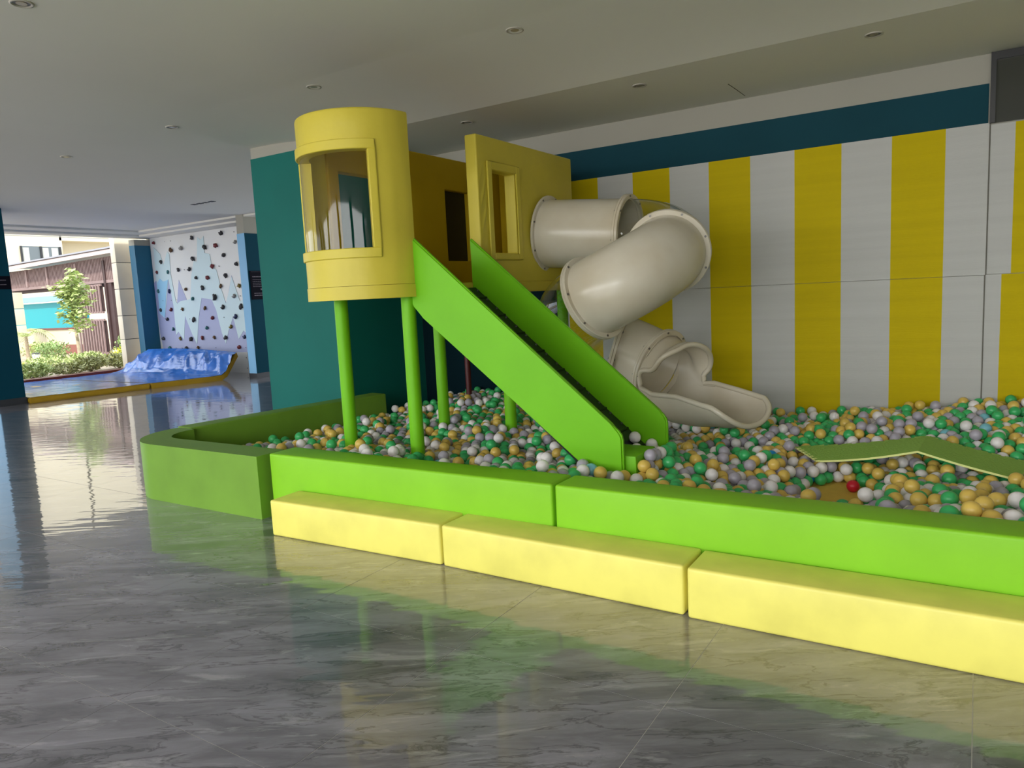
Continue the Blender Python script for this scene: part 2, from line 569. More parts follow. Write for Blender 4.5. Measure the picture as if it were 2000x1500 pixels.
# blue block beside the climbing wall
blk = box('wall_block', -11.06, -10.87, 8.5, 12.0, 0, ZC, M['cream'], kind='structure')
box('painted_panel', -11.065, -10.866, 8.496, 8.50, 0.09, 2.56, M['blue_light'], blk)  # front face painted lighter to stand for the daylight on it
box('painted_panel', -10.87, -10.864, 8.5, 11.9, 0.09, 2.56, M['blue_dark'], blk)
box('baseboard_block', -11.07, -10.858, 8.49, 11.95, 0, 0.09, M['skirting'], kind='structure')
# pillar at the left edge of the view
lp = box('wall_pillar', -12.75, -12.06, 4.88, 5.24, 0, ZC, M['blue_dark'], kind='structure')
box('painted_panel', -12.75, -12.055, 4.872, 4.881, 0.1, 2.7, M['blue_light'], lp)  # daylight on the pillar's front face, put into a lighter blue
box('baseboard_pillar', -12.76, -12.048, 4.865, 5.25, 0, 0.10, M['skirting'], kind='structure')
for k, y in enumerate((0.4, -4.2)):
    p = box('wall_pillar', -12.75, -12.06, y, y + 0.4, 0, ZC, M['blue_dark'], kind='structure')
# slots in the far ceiling
for x, nth in zip((-10.22, -10.08, -9.94, -9.79), ('leftmost', 'second from left', 'third from left', 'rightmost')):
    bm = bmesh.new()
    add_box(bm, x - 0.045, x + 0.045, 7.09, 7.17, ZC - 0.004, ZC + 0.0)
    o = tag(obj('ceiling_slot', bm, M['slot']), 'small dark slot in the far ceiling, %s of the row of four' % nth, 'ceiling slot', 'row of four ceiling slots')


# ------------------------------------------------------------------ downlights
def downlight(x, y, z, label):
    e = empty('ceiling_light', (x, y, z), label, 'ceiling light', 'round recessed ceiling lights')
    bm = bmesh.new()
    seg = 28
    prof = [(0.056, 0.0), (0.055, -0.006), (0.046, -0.007), (0.040, 0.0)]
    rings = [[bm.verts.new((r * math.cos(2 * PI * i / seg), r * math.sin(2 * PI * i / seg), h)) for i in range(seg)] for r, h in prof]
    for a, b_ in zip(rings[:-1], rings[1:]):
        for i in range(seg):
            bm.faces.new((a[i], b_[i], b_[(i + 1) % seg], a[(i + 1) % seg]))
    obj('ring', bm, M['lamp_ring'], e, smooth=True)
    bm = bmesh.new()
    cyl(bm, (0, 0, -0.0015), (0, 0, -0.0005), 0.041, 24)
    obj('reflector', bm, M['lamp_in'], e)
    bm = bmesh.new()
    cyl(bm, (0, 0, -0.0045), (0, 0, -0.0015), 0.026, 20)
    obj('lamp_lens', bm, M['lamp_glass'], e)


for x, y, lab in ((-4.178, 2.036, 'round recessed downlight in the top left corner of the ceiling, nearest the camera'),
                  (-2.439, 4.023, 'round recessed downlight before the lowered ceiling, right of the tower'),
                  (-4.215, 4.038, 'round recessed downlight right above the curved yellow tower'),
                  (-6.025, 4.06, 'round recessed downlight first left of the tower, before the teal pillar'),
                  (-7.847, 4.07, 'farthest round recessed downlight, small at the left over the hall')):
    downlight(x, y, ZC, lab)
for x, y, lab in ((-0.602, 5.357, 'dull downlight in the lowered ceiling above the right striped boards'),
                  (-2.203, 5.41, 'dull downlight in the lowered ceiling above the tube slide'),
                  (-3.83, 5.44, 'dull downlight in the lowered ceiling just above the tower side panel')):
    downlight(x, y, ZS, lab)

# ------------------------------------------------------------------ padded walls of the pit
def bench(x0, x1, y0, y1, rz, lab):
    o = foam('padded_bench', x1 - x0 - 0.008, 0.222, 0.203, M['yellow'])
    o.location = ((x0 + x1) / 2, (y0 + y1) / 2 + 0.111, 0)
    o.rotation_euler[2] = rz
    tag(o, lab, 'padded bench', 'yellow padded benches before the ball pit')


bench(-3.325, -2.150, 2.598, 2.640, 0.036, 'left yellow padded bench, its end by the curved green corner block')
bench(-2.140, -0.936, 2.638, 2.622, -0.013, 'middle yellow padded bench, between the two joints')
bench(-0.928, 0.290, 2.608, 2.622, 0.008, 'right yellow padded bench, running out of the picture')
bench(0.298, 1.50, 2.615, 2.615, 0, 'yellow padded bench beyond the right one')


def barrier(x0, x1, y, H, lab, rz=0.0):
    o = foam('padded_barrier', x1 - x0 - 0.008, 0.205, H, M['green'])
    o.location = ((x0 + x1) / 2, y + 0.1025, 0)
    o.rotation_euler[2] = rz
    tag(o, lab, 'padded barrier', 'green padded barriers around the ball pit')


barrier(-3.590, -1.640, 2.842, 0.398, 'long green padded barrier behind the left and middle yellow benches', 0.008)
barrier(-1.632, 0.42, 2.850, 0.398, 'long green padded barrier at the right behind the right yellow bench', 0.0)
barrier(0.43, 1.55, 2.850, 0.398, 'green padded barrier beyond the right one')
# left side barrier, slightly turned
o = foam('padded_barrier', 1.93, 0.20, 0.392, M['green_dark'])
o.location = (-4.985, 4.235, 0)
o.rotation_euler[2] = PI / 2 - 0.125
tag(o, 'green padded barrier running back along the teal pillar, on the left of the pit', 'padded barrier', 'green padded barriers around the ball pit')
# curved corner block
bm = bmesh.new()
outer, inner = [], []
outer.append((-3.625, 2.775))
cx, cy, R_ = -4.72, 3.21, 0.44
n = 16
for i in range(n + 1):
    a = math.radians(270 - 90 * i / n)
    outer.append((cx + R_ * math.cos(a), cy + R_ * math.sin(a)))
outer.append((-5.155, 3.275))
inner.append((-4.955, 3.262))
R2 = 0.235
for i in range(n + 1):
    a = math.radians(180 + 90 * i / n)
    inner.append((cx + R2 * math.cos(a), cy + R2 * math.sin(a)))
inner.append((-3.625, 2.985))
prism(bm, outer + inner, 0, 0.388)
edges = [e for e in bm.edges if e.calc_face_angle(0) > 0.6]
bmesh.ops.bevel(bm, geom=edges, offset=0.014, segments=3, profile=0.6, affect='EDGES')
o = auto_smooth(obj('corner_barrier', bm, M['green_dark']), 40)
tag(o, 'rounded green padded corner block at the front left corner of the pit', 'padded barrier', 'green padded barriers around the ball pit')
# right end, beyond the frame
o = foam('padded_barrier', 3.2, 0.20, 0.398, M['green'])
o.location = (1.45, 4.68, 0)
o.rotation_euler[2] = PI / 2
tag(o, 'green padded barrier closing the right end of the pit', 'padded barrier', 'green padded barriers around the ball pit')
# yellow floor mat of the pit
o = box('floor_mat', -4.80, 1.33, 3.08, 6.36, 0.0, 0.018, M['mat_yellow'], bev=0.004)
tag(o, 'yellow foam floor mat under the balls, bare in a round gap near the front barrier', 'floor mat')

# ------------------------------------------------------------------ tower
tw = empty('play_tower', (0, 0, 0), 'yellow padded play tower on green posts with a curved bay window, left in the pit', 'play tower')
TXR, TXL, TY0, TY1 = -3.0, -3.80, 3.62, 5.78
ZD0, ZD1, ZT = 1.291, 1.372, 2.425
bcx, bcy, bR = -3.40, 3.62, 0.40


def bay_pt(a, r, z):
    return Vector((bcx + r * math.cos(math.radians(a)), bcy + r * math.sin(math.radians(a)), z))


# deck: padded slab with rounded bay end
bm = bmesh.new()
pts = [(TXR, TY1), (TXL, TY1)] + [tuple(bay_pt(180 + 180 * i / 32, bR + 0.004, 0)[:2]) for i in range(33)]
prism(bm, pts, ZD0, ZD1)
bmesh.ops.bevel(bm, geom=[e for e in bm.edges if abs(e.verts[0].co.z - e.verts[1].co.z) < 1e-5], offset=0.008, segments=2, affect='EDGES')
auto_smooth(obj('deck', bm, M['tower'], tw), 30)


# bay wall with its window opening
WA0, WA1, WZ0, WZ1 = 212.0, 318.5, 1.600, 2.180
FA0, FA1, FZ0, FZ1 = 205.5, 325.0, 1.540, 2.240
bm = bmesh.new()
al = [180 + 180 * k / 72 for k in range(73)] + [WA0, WA1]
al = sorted(a for a in set(al) if a in (WA0, WA1) or min(abs(a - WA0), abs(a - WA1)) > 0.8)
zl = [ZD1 + 0.002, WZ0, WZ1, ZT - 0.018]
zl = sorted(set(zl + [ZD1 + 0.1, 1.52, 1.72, 1.84, 1.96, 2.08, 2.25, 2.33]))
bi = bR - 0.07
og = [[bm.verts.new(bay_pt(a, bR + 0.002 * noise.noise(Vector((a * 0.12, z * 2.5, 3.0))), z)) for z in zl] for a in al]
ig = [[bm.verts.new(bay_pt(a, bi, z)) for z in zl] for a in al]
rim = []
for a in al:
    row = []
    for t_ in range(1, 8):
        q = PI * t_ / 8
        row.append(bm.verts.new(bay_pt(a, (bR + bi) / 2 + (bR - bi) / 2 * math.cos(q), ZT - 0.018 + 0.018 * math.sin(q) ** 0.7)))
    rim.append(row)
inw = lambda i, j: WA0 - 0.01 <= al[i] and al[i + 1] <= WA1 + 0.01 and WZ0 - 0.001 <= zl[j] and zl[j + 1] <= WZ1 + 0.001
for i in range(len(al) - 1):
    for j in range(len(zl) - 1):
        if inw(i, j):
            continue
        bm.faces.new((og[i][j], og[i + 1][j], og[i + 1][j + 1], og[i][j + 1]))
        bm.faces.new((ig[i][j], ig[i][j + 1], ig[i + 1][j + 1], ig[i + 1][j]))
    rr_ = [og[i][-1]] + rim[i] + [ig[i][-1]]
    qq_ = [og[i + 1][-1]] + rim[i + 1] + [ig[i + 1][-1]]
    for k in range(len(rr_) - 1):
        bm.faces.new((rr_[k], qq_[k], qq_[k + 1], rr_[k + 1]))
    bm.faces.new((og[i][0], ig[i][0], ig[i + 1][0], og[i + 1][0]))
    if WA0 - 0.01 <= al[i] and al[i + 1] <= WA1 + 0.01:
        for z in (WZ0, WZ1):
            j = zl.index(z)
            bm.faces.new((og[i][j], og[i + 1][j], ig[i + 1][j], ig[i][j]))
for a in (WA0, WA1):
    i = al.index(a)
    for j in range(len(zl) - 1):
        if zl[j] >= WZ0 - 0.001 and zl[j + 1] <= WZ1 + 0.001:
            bm.faces.new((og[i][j], ig[i][j], ig[i][j + 1], og[i][j + 1]))
for i in (0, len(al) - 1):
    bm.faces.new([og[i][j] for j in range(len(zl))] + rim[i] + [ig[i][j] for j in range(len(zl) - 1, -1, -1)])
bmesh.ops.recalc_face_normals(bm, faces=bm.faces[:])
bay = auto_smooth(obj('bay_wall', bm, M['tower'], tw), 50)
# window trim
bm = bmesh.new()


def trim_strip(bm, a0, a1, z0, z1, th=0.012):
    n = max(2, int(abs(a1 - a0) / 3))
    nz = 1
    r0_ = bR + 0.001
    for k in range(n):
        p = a0 + (a1 - a0) * k / n
        q = a0 + (a1 - a0) * (k + 1) / n
        v = [bm.verts.new(bay_pt(a, r, z)) for a in (p, q) for r in (r0_, r0_ + th) for z in (z0, z1)]
        # order: p r0 z0, p r0 z1, p r1 z0, p r1 z1, q ...
        bm.faces.new((v[2], v[6], v[7], v[3]))
        bm.faces.new((v[0], v[4], v[6], v[2])) if True else None
        bm.faces.new((v[1], v[3], v[7], v[5]))
        if k == 0:
            bm.faces.new((v[0], v[2], v[3], v[1]))
        if k == n - 1:
            bm.faces.new((v[4], v[5], v[7], v[6]))


trim_strip(bm, FA0, FA1, FZ0, WZ0)
trim_strip(bm, FA0, FA1, WZ1, FZ1)
trim_strip(bm, FA0, WA0, WZ0, WZ1)
trim_strip(bm, WA1, FA1, WZ0, WZ1)
bmesh.ops.remove_doubles(bm, verts=bm.verts[:], dist=0.0005)
o = auto_smooth(obj('window_trim', bm, M['tower'], tw), 50)
bv = o.modifiers.new('bevel', 'BEVEL')
bv.width = 0.005
bv.segments = 2
bm = bmesh.new()
n = 40
cols = []
for k in range(n + 1):
    a = WA0 - 1 + (WA1 - WA0 + 2) * k / n
    cols.append([bm.verts.new(bay_pt(a, bR - 0.012 + 0.0012 * noise.noise(Vector((a * 0.11, z * 3, 9))), z)) for z in [WZ0 - 0.01 + (WZ1 - WZ0 + 0.02) * i / 8 for i in range(9)]])
for p, q in zip(cols[:-1], cols[1:]):
    for i in range(8):
        bm.faces.new((p[i], q[i], q[i + 1], p[i + 1]))
obj('window_pane', bm, M['film'], tw, smooth=True)


def panel_x(name, x0, x1, y0, y1, z0, z1, hole, m, parent, puff=0.0):
    """upright padded panel in a plane of constant x, with a rectangular hole (y0, y1, z0, z1)"""
    bm = bmesh.new()
    hs = hole if isinstance(hole, list) else [hole] if hole else []
    ys = sorted(set([y0, y1] + [h[0] for h in hs] + [h[1] for h in hs]))
    zs = sorted(set([z0, z1] + [h[2] for h in hs] + [h[3] for h in hs]))
    g0 = {}
    for s, x in ((0, x0), (1, x1)):
        for y in ys:
            for z in zs:
                g0[(s, y, z)] = bm.verts.new((x, y, z))
    filled = {}
    for i in range(len(ys) - 1):
        for j in range(len(zs) - 1):
            yc, zc = (ys[i] + ys[i + 1]) / 2, (zs[j] + zs[j + 1]) / 2
            filled[(i, j)] = not any(h[0] < yc < h[1] and h[2] < zc < h[3] for h in hs)
    for (i, j), f in filled.items():
        if not f:
            continue
        a, b_, c, d = (ys[i], zs[j]), (ys[i + 1], zs[j]), (ys[i + 1], zs[j + 1]), (ys[i], zs[j + 1])
        bm.faces.new([g0[(1, *q)] for q in (a, b_, c, d)])
        bm.faces.new([g0[(0, *q)] for q in (d, c, b_, a)])
        for (di, dj, p, q) in ((0, -1, a, b_), (1, 0, b_, c), (0, 1, c, d), (-1, 0, d, a)):
            if not filled.get((i + di, j + dj), False):
                bm.faces.new((g0[(0, *p)], g0[(0, *q)], g0[(1, *q)], g0[(1, *p)]))
    bmesh.ops.dissolve_limit(bm, angle_limit=0.01, verts=bm.verts[:], edges=bm.edges[:])
    ed = [e for e in bm.edges if len(e.link_faces) == 2 and e.calc_face_angle(0) > 0.9]
    bmesh.ops.bevel(bm, geom=ed, offset=0.012, segments=3, profile=0.6, affect='EDGES')
    return auto_smooth(obj(name, bm, m, parent), 40)


# side panel towards the slide, with window; left panel with two openings; far panel
panel_x('side_panel', TXR - 0.098, TXR, 4.352, TY1, ZD1 - 0.004, 2.405, (4.515, 4.845, 1.585, 2.176), M['tower'], tw)
bm = bmesh.new()
y0, y1, z0, z1 = 4.462, 4.905, 1.535, 2.232
iy0, iy1, iz0, iz1 = 4.517, 4.850, 1.580, 2.176
for a in ((y0, iy0, z0, z1), (iy1, y1, z0, z1), (iy0, iy1, z0, iz0), (iy0, iy1, iz1, z1)):
    add_box(bm, TXR + 0.0, TXR + 0.016, a[0], a[1], a[2], a[3])
bmesh.ops.remove_doubles(bm, verts=bm.verts[:], dist=0.0004)
o = obj('window_trim', bm, M['tower'], tw)
bv = o.modifiers.new('bevel', 'BEVEL')
bv.width = 0.007
bv.segments = 3
auto_smooth(o, 40)
# creased vinyl next to that window
bm = bmesh.new()
ny, nz_ = 14, 40
grid = [[bm.verts.new((TXR + 0.0015 + 0.007 * max(0.0, math.sin((z - (y - 4.36) * 2.2) * 34)) * math.sin(PI * i / ny) * math.sin(PI * j / nz_), y, z))
         for j, z in enumerate([1.62 + 0.62 * j / nz_ for j in range(nz_ + 1)])] for i, y in enumerate([4.368 + 0.088 * i / ny for i in range(ny + 1)])]
for i in range(ny):
    for j in range(nz_):
        bm.faces.new((grid[i][j], grid[i + 1][j], grid[i + 1][j + 1], grid[i][j + 1]))
obj('creased_vinyl', bm, M['tower'], tw, smooth=True)
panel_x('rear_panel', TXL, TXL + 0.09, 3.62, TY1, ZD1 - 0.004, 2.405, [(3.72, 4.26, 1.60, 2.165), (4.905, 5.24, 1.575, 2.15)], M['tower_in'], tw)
box('shade_sheet', TXL + 0.03, TXL + 0.04, 4.90, 5.245, 1.57, 2.155, M['black'], tw)  # added black sheet in the opening, standing in for the darkness beyond
bm = bmesh.new()
add_box(bm, TXL + 0.09, TXR - 0.098, TY1 - 0.07, TY1, ZD1, 2.40)
bmesh.ops.bevel(bm, geom=bm.edges[:], offset=0.012, segments=2, affect='EDGES')
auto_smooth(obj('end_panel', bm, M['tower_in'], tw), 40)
# posts
for x, y in ((-3.685, 3.62), (-3.085, 3.62), (-3.685, 4.68), (-3.085, 4.76), (-3.685, 5.68), (-3.085, 5.68)):
    bm = bmesh.new()
    cyl(bm, (x, y, 0.018), (x, y, ZD0 + 0.002), 0.046, 28)
    obj('post', bm, M['green_slide'], tw, smooth=False)
    auto_smooth(bpy.data.objects[C.objects[-1].name], 40)
bm = bmesh.new()
cyl(bm, (-4.20, 5.75, 0.018), (-4.20, 5.75, 1.22), 0.028, 20)
auto_smooth(tag(obj('red_pole', bm, M['red']), 'dark red pole in the shade behind the tower legs', 'pole'))

# ------------------------------------------------------------------ ramp between two green sides
rp = empty('climbing_ramp', (0, 0, 0), 'steep black ramp between two green padded side walls, leading up to the tower', 'ramp')
side = [(-3.035, 1.684), (-3.040, 1.235), (-2.955, 1.155), (-1.745, 0.20), (-1.618, 0.20), (-1.620, 0.470), (-1.636, 0.500), (-1.688, 0.545)]
# near
for y0, y1, nm in ((3.60, 3.635, 'near'), (4.215, 4.250, 'far')):
    bm = bmesh.new()
    if nm == 'near':
        s = side
    else:
        s = [(-3.005, 1.680), (-3.000, 1.30), (-2.950, 1.215), (-1.735, 0.20), (-1.598, 0.20), (-1.596, 0.455), (-1.610, 0.490), (-1.650, 0.525)]
    prism_y(bm, s, y0, y1)
    bmesh.ops.bevel(bm, geom=bm.edges[:], offset=0.010, segments=3, affect='EDGES')
    bmesh.ops.recalc_face_normals(bm, faces=bm.faces[:])
    auto_smooth(obj('side_wall', bm, M['green_slide'], rp), 40)
# ramp slab: line from the deck to the foot
ang = math.atan2(1.305 - 0.26, 1.40)
bm = bmesh.new()
prism_y(bm, [(-3.0, 1.335), (-3.0, 1.20), (-1.72, 0.14), (-1.62, 0.14), (-1.62, 0.205), (-2.97, 1.335)], 3.636, 4.214)
bmesh.ops.recalc_face_normals(bm, faces=bm.faces[:])
obj('ramp_surface', bm, M['ramp'], rp)
# rungs and rivets
for k in range(9):
    t = (k + 0.6) / 9.2
    x, z = -2.97 + 1.35 * t, 1.335 - 1.13 * t
    bm = bmesh.new()
    cyl(bm, (x, 3.64, z), (x, 4.21, z), 0.009, 10)
    obj('rung', bm, M['black'], rp)
bm = bmesh.new()
for k in range(18):
    t = (k + 0.4) / 18
    x, z = -2.97 + 1.35 * t, 1.335 - 1.13 * t
    for yy in (3.655, 4.195):
        bm = bmesh.new()
        cyl(bm, (x, yy, z), (x + 0.005, yy, z + 0.007), 0.008, 8)
        obj('rivet', bm, M['steel'], rp)
o = box('foot_block', -1.80, -1.560, 3.64, 3.93, 0.10, 0.365, M['green_slide'], rp, bev=0.012)

# ------------------------------------------------------------------ tube slide
ts = empty('tube_slide', (0, 0, 0), 'ivory plastic spiral tube slide with two clear elbows, right of the tower', 'tube slide')
RT = 0.272


def bez(p0, c0, c1, p1, n):
    out = []
    p0, c0, c1, p1 = map(Vector, (p0, c0, c1, p1))
    for i in range(n + 1):
        t = i / n
        out.append(((1 - t) ** 3) * p0 + 3 * (1 - t) ** 2 * t * c0 + 3 * (1 - t) * t * t * c1 + t ** 3 * p1)
    return out


def tube(path, R, m, name, seg=40, th=0.010):
    bm = bmesh.new()
    n = len(path)
    tans = [(path[min(i + 1, n - 1)] - path[max(i - 1, 0)]).normalized() for i in range(n)]
    up = Vector((0, 0, 1))
    frames = []
    for tg in tans:
        side_ = tg.cross(up)
        if side_.length < 0.1:
            side_ = Vector((0, 1, 0))
        side_.normalize()
        up2 = side_.cross(tg).normalized()
        frames.append((side_, up2))
        up = up2
    skins = []
    for rr in ((R, R - th) if th > 0.008 else (R,)):
        rings = [[bm.verts.new(path[i] + (frames[i][0] * math.cos(2 * PI * k / seg) + frames[i][1] * math.sin(2 * PI * k / seg)) * rr) for k in range(seg)] for i in range(n)]
        skins.append(rings)
        for a, b_ in zip(rings[:-1], rings[1:]):
            for k in range(seg):
                f = (a[k], a[(k + 1) % seg], b_[(k + 1) % seg], b_[k])
                bm.faces.new(f if rr == R else f[::-1])
    for e_ in (0, n - 1) if len(skins) > 1 else ():
        for k in range(seg):
            f = (skins[0][e_][k], skins[0][e_][(k + 1) % seg], skins[1][e_][(k + 1) % seg], skins[1][e_][k])
            bm.faces.new(f)
    bmesh.ops.recalc_face_normals(bm, faces=bm.faces[:])
    o = obj(name, bm, m, ts)
    auto_smooth(o, 50)
    return o, tans


def flange(p, tg, R, name='flange', w_=0.022, ext=0.034, bolts=8, ph=0.3):
    tg = Vector(tg).normalized()
    q = tg.to_track_quat('Z', 'Y')
    bm = bmesh.new()
    seg = 48
    prof = [(R - 0.001, -w_), (R + ext - 0.004, -w_), (R + ext, -w_ + 0.004), (R + ext, -0.003), (R + ext - 0.005, 0), (R + ext, 0.003), (R + ext, w_ - 0.004), (R + ext - 0.004, w_), (R - 0.001, w_)]
    rings = [[bm.verts.new(p + q @ Vector((r * math.cos(2 * PI * i / seg), r * math.sin(2 * PI * i / seg), h))) for i in range(seg)] for r, h in prof]
    for a, b_ in zip(rings, rings[1:] + rings[:1]):
        for i in range(seg):
            bm.faces.new((a[i], a[(i + 1) % seg], b_[(i + 1) % seg], b_[i]))
    bmesh.ops.recalc_face_normals(bm, faces=bm.faces[:])
    fo = auto_smooth(obj(name, bm, M['plastic'], ts), 40)
    for k in range(bolts):
        a = ph + 2 * PI * k / bolts
        c = Vector(((R + ext * 0.55) * math.cos(a), (R + ext * 0.55) * math.sin(a), 0))
        b2 = bmesh.new()
        cyl(b2, p + q @ (c + Vector((0, 0, -w_ - 0.006))), p + q @ (c + Vector((0, 0, w_ + 0.006))), 0.0085, 6)
        obj('bolt', b2, M['steel'], fo)


A0 = Vector((-3.0, 5.32, 1.750))
A1 = Vector((-2.34, 5.44, 1.700))
B1 = Vector((-1.895, 5.10, 1.520))
B2 = Vector((-2.26, 4.62, 1.222))
D1 = Vector((-2.42, 5.38, 0.80))
D2 = Vector((-2.09, 5.40, 0.655))
tA = Vector((1.0, 0.04, -0.08)).normalized()
tB = Vector((0.16, -0.94, -0.28)).normalized()
tB2 = Vector((-0.86, 0.18, -0.36)).normalized()
tD = Vector((0.93, 0.25, -0.30)).normalized()
tD2 = Vector((0.90, -0.26, -0.30)).normalized()
pa = bez(A0, A0 + tA * 0.2, A1 - tA * 0.2, A1, 10)
tube(pa, RT, M['plastic'], 'upper_tube')
pe = bez(A1, A1 + tA * 0.28, B1 - tB * 0.20, B1, 16)
tube(pe, RT - 0.004, M['clear'], 'clear_elbow', th=0.006)
pb = bez(B1, B1 + tB * 0.30, B2 - tB2 * 0.26, B2, 18)
tube(pb, RT, M['plastic'], 'middle_tube')
pc = bez(B2, B2 + tB2 * 0.40, D1 - tD * 0.42, D1, 20)
tube(pc, RT - 0.004, M['clear'], 'clear_elbow', th=0.006)
pd = bez(D1, D1 + tD * 0.1, D2 - tD2 * 0.1, D2, 6)
tube(pd, RT, M['plastic'], 'lower_tube')
flange(A0 + tA * 0.012, tA, RT, w_=0.010, ph=0.5)
flange(A1, tA, RT, ph=0.2)
flange(B1, tB, RT, ph=0.35)
flange(B2, tB2, RT, ph=0.1)
flange(D1, tD, RT, ph=0.2)


def exit_chute():
    """hooded mouth that opens into a scoop: every wall line runs out to its own length"""
    seg, n = 96, 40
    L = 0.87
    yaw = Matrix.Rotation(-0.42, 3, 'Z')

    def smooth(a, b_, t):
        t = min(1, max(0, (t - a) / (b_ - a)))
        return t * t * (3 - 2 * t)

    def reach(a):
        far_side = a > 0
        a = abs(a)
        low = L * (1 - 0.20 * (a / math.radians(60)) ** 3)
        s_ = smooth(math.radians(85), math.radians(160), a)
        high = (0.20 + 0.12 * s_) if far_side else (0.05 + 0.27 * s_)
        k = smooth(math.radians(54), math.radians(68), a)
        return low * (1 - k) + high * k

    def pt(a, x, dr=0.0):
        u = x / L
        drop = smooth(-0.02, 0.22, x)
        zc = D2.z - 0.14 * drop - 0.03 * smooth(0.3, 0.8, x)
        aa = abs(a)
        hood = smooth(math.radians(80), math.radians(120), aa)
        r = RT + 0.006 + dr + 0.055 * hood * smooth(0.10, 0.28, x) + 0.012 * math.sin(x * 30) * hood
        # the scoop flattens and its lip turns a little up, then over
        flat = 1 - 0.18 * smooth(0.35, 0.7, x) * (1 - hood)
        a2 = a * (1 + 0.44 * smooth(0.03, 0.28, x) * (1 - smooth(math.radians(60), math.radians(115), aa)))
        z = zc - math.cos(a2) * r * flat
        y = math.sin(a2) * r * (1 + 0.06 * smooth(0.3, 0.6, x))
        z += 0.035 * smooth(0.66, 0.87, x) * (1 - hood)
        q = yaw @ Vector((x, y, 0))
        return Vector((D2.x + q.x, D2.y + q.y, z))

    bm = bmesh.new()
    go, gi = [], []
    for k in range(seg + 1):
        a = -PI + 2 * PI * k / seg
        e = reach(a)
        go.append([bm.verts.new(pt(a, -0.06 + (e + 0.06) * i / n)) for i in range(n + 1)])
        gi.append([bm.verts.new(pt(a, -0.06 + (e + 0.06) * i / n, -0.012)) for i in range(n + 1)])
    for k in range(seg):
        for i in range(n):
            bm.faces.new((go[k][i], go[k][i + 1], go[k + 1][i + 1], go[k + 1][i]))
            bm.faces.new((gi[k][i], gi[k + 1][i], gi[k + 1][i + 1], gi[k][i + 1]))
        for i in (0, n):
            bm.faces.new((go[k][i], go[k + 1][i], gi[k + 1][i], gi[k][i]))
    bmesh.ops.remove_doubles(bm, verts=bm.verts[:], dist=0.0003)
    bmesh.ops.recalc_face_normals(bm, faces=bm.faces[:])
    ch = auto_smooth(obj('exit_chute', bm, M['plastic'], ts), 55)
    # rolled rim following the cut edge
    bm = bmesh.new()
    path = [pt(-PI + 2 * PI * k / seg, reach(-PI + 2 * PI * k / seg), -0.006) for k in range(seg)]
    rings = []
    for k in range(seg):
        tg = (path[(k + 1) % seg] - path[k - 1]).normalized()
        s1 = tg.cross(Vector((0.3, 0.2, 1))).normalized()
        s2 = tg.cross(s1).normalized()
        rings.append([bm.verts.new(path[k] + (s1 * math.cos(2 * PI * q / 10) + s2 * math.sin(2 * PI * q / 10)) * 0.020) for q in range(10)])
    for k in range(seg):
        a, b_ = rings[k], rings[(k + 1) % seg]
        for q in range(10):
            bm.faces.new((a[q], a[(q + 1) % 10], b_[(q + 1) % 10], b_[q]))
    bmesh.ops.recalc_face_normals(bm, faces=bm.faces[:])
    obj('rolled_rim', bm, M['plastic'], ch, smooth=True)
    flange(Vector((D2.x, D2.y, D2.z)), tD2, RT, ph=0.9)


exit_chute()


# ------------------------------------------------------------------ ball pit
BR = 0.0365
ctrl = [(-4.8, 3.3, .22), (-4.8, 5.0, .21), (-4.0, 3.2, .30), (-3.0, 3.2, .335), (-2.0, 3.2, .335), (-1.3, 3.2, .325), (-0.95, 3.3, .27), (-0.2, 3.25, .33), (0.3, 3.2, .375), (1.3, 3.4, .38),
        (-4.9, 6.2, .24), (-4.3, 6.2, .30), (-3.5, 6.2, .31), (-2.6, 6.2, .26), (-1.5, 6.3, .19), (-1.1, 6.3, .19), (-0.6, 6.3, .29), (-0.2, 6.3, .30), (0.05, 6.3, .36), (0.6, 6.3, .41), (1.3, 6.2, .4),
        (-1.35, 4.7, .21), (-0.6, 5.6, .24), (0.3, 5.6, .30), (1.2, 5, .34), (-3.4, 4.6, .25), (-2.2, 4.8, .22), (-2.6, 4.0, .22), (-0.8, 4.95, .10), (-0.3, 4.9, .13), (0.15, 4.9, .15),
        (0.1, 4.2, .20), (-1.0, 4.0, .20), (-1.75, 3.9, .31), (-1.6, 5.3, .17), (-0.4, 3.7, .22), (0.3, 3.8, .30)]
cxy = np.array([c[:2] for c in ctrl])
cz = np.array([c[2] for c in ctrl])


def surf(p):
    d = ((p[:, None, :2] - cxy[None]) ** 2).sum(2) + 0.02
    wgt = 1 / d ** 1.6
    h = (wgt * cz).sum(1) / wgt.sum(1)
    dip = np.clip(1 - (np.hypot((p[:, 0] + 0.64) / 0.27, (p[:, 1] - 4.28) / 0.52)), 0, 1)
    dip = np.clip(dip * 4, 0, 1)
    h = h + 0.022 * np.sin(p[:, 0] * 5.3 + 1) * np.sin(p[:, 1] * 4.1) + 0.014 * np.sin(p[:, 0] * 11.1) * np.sin(p[:, 1] * 9.7 + 2)
    return h * (1 - dip)


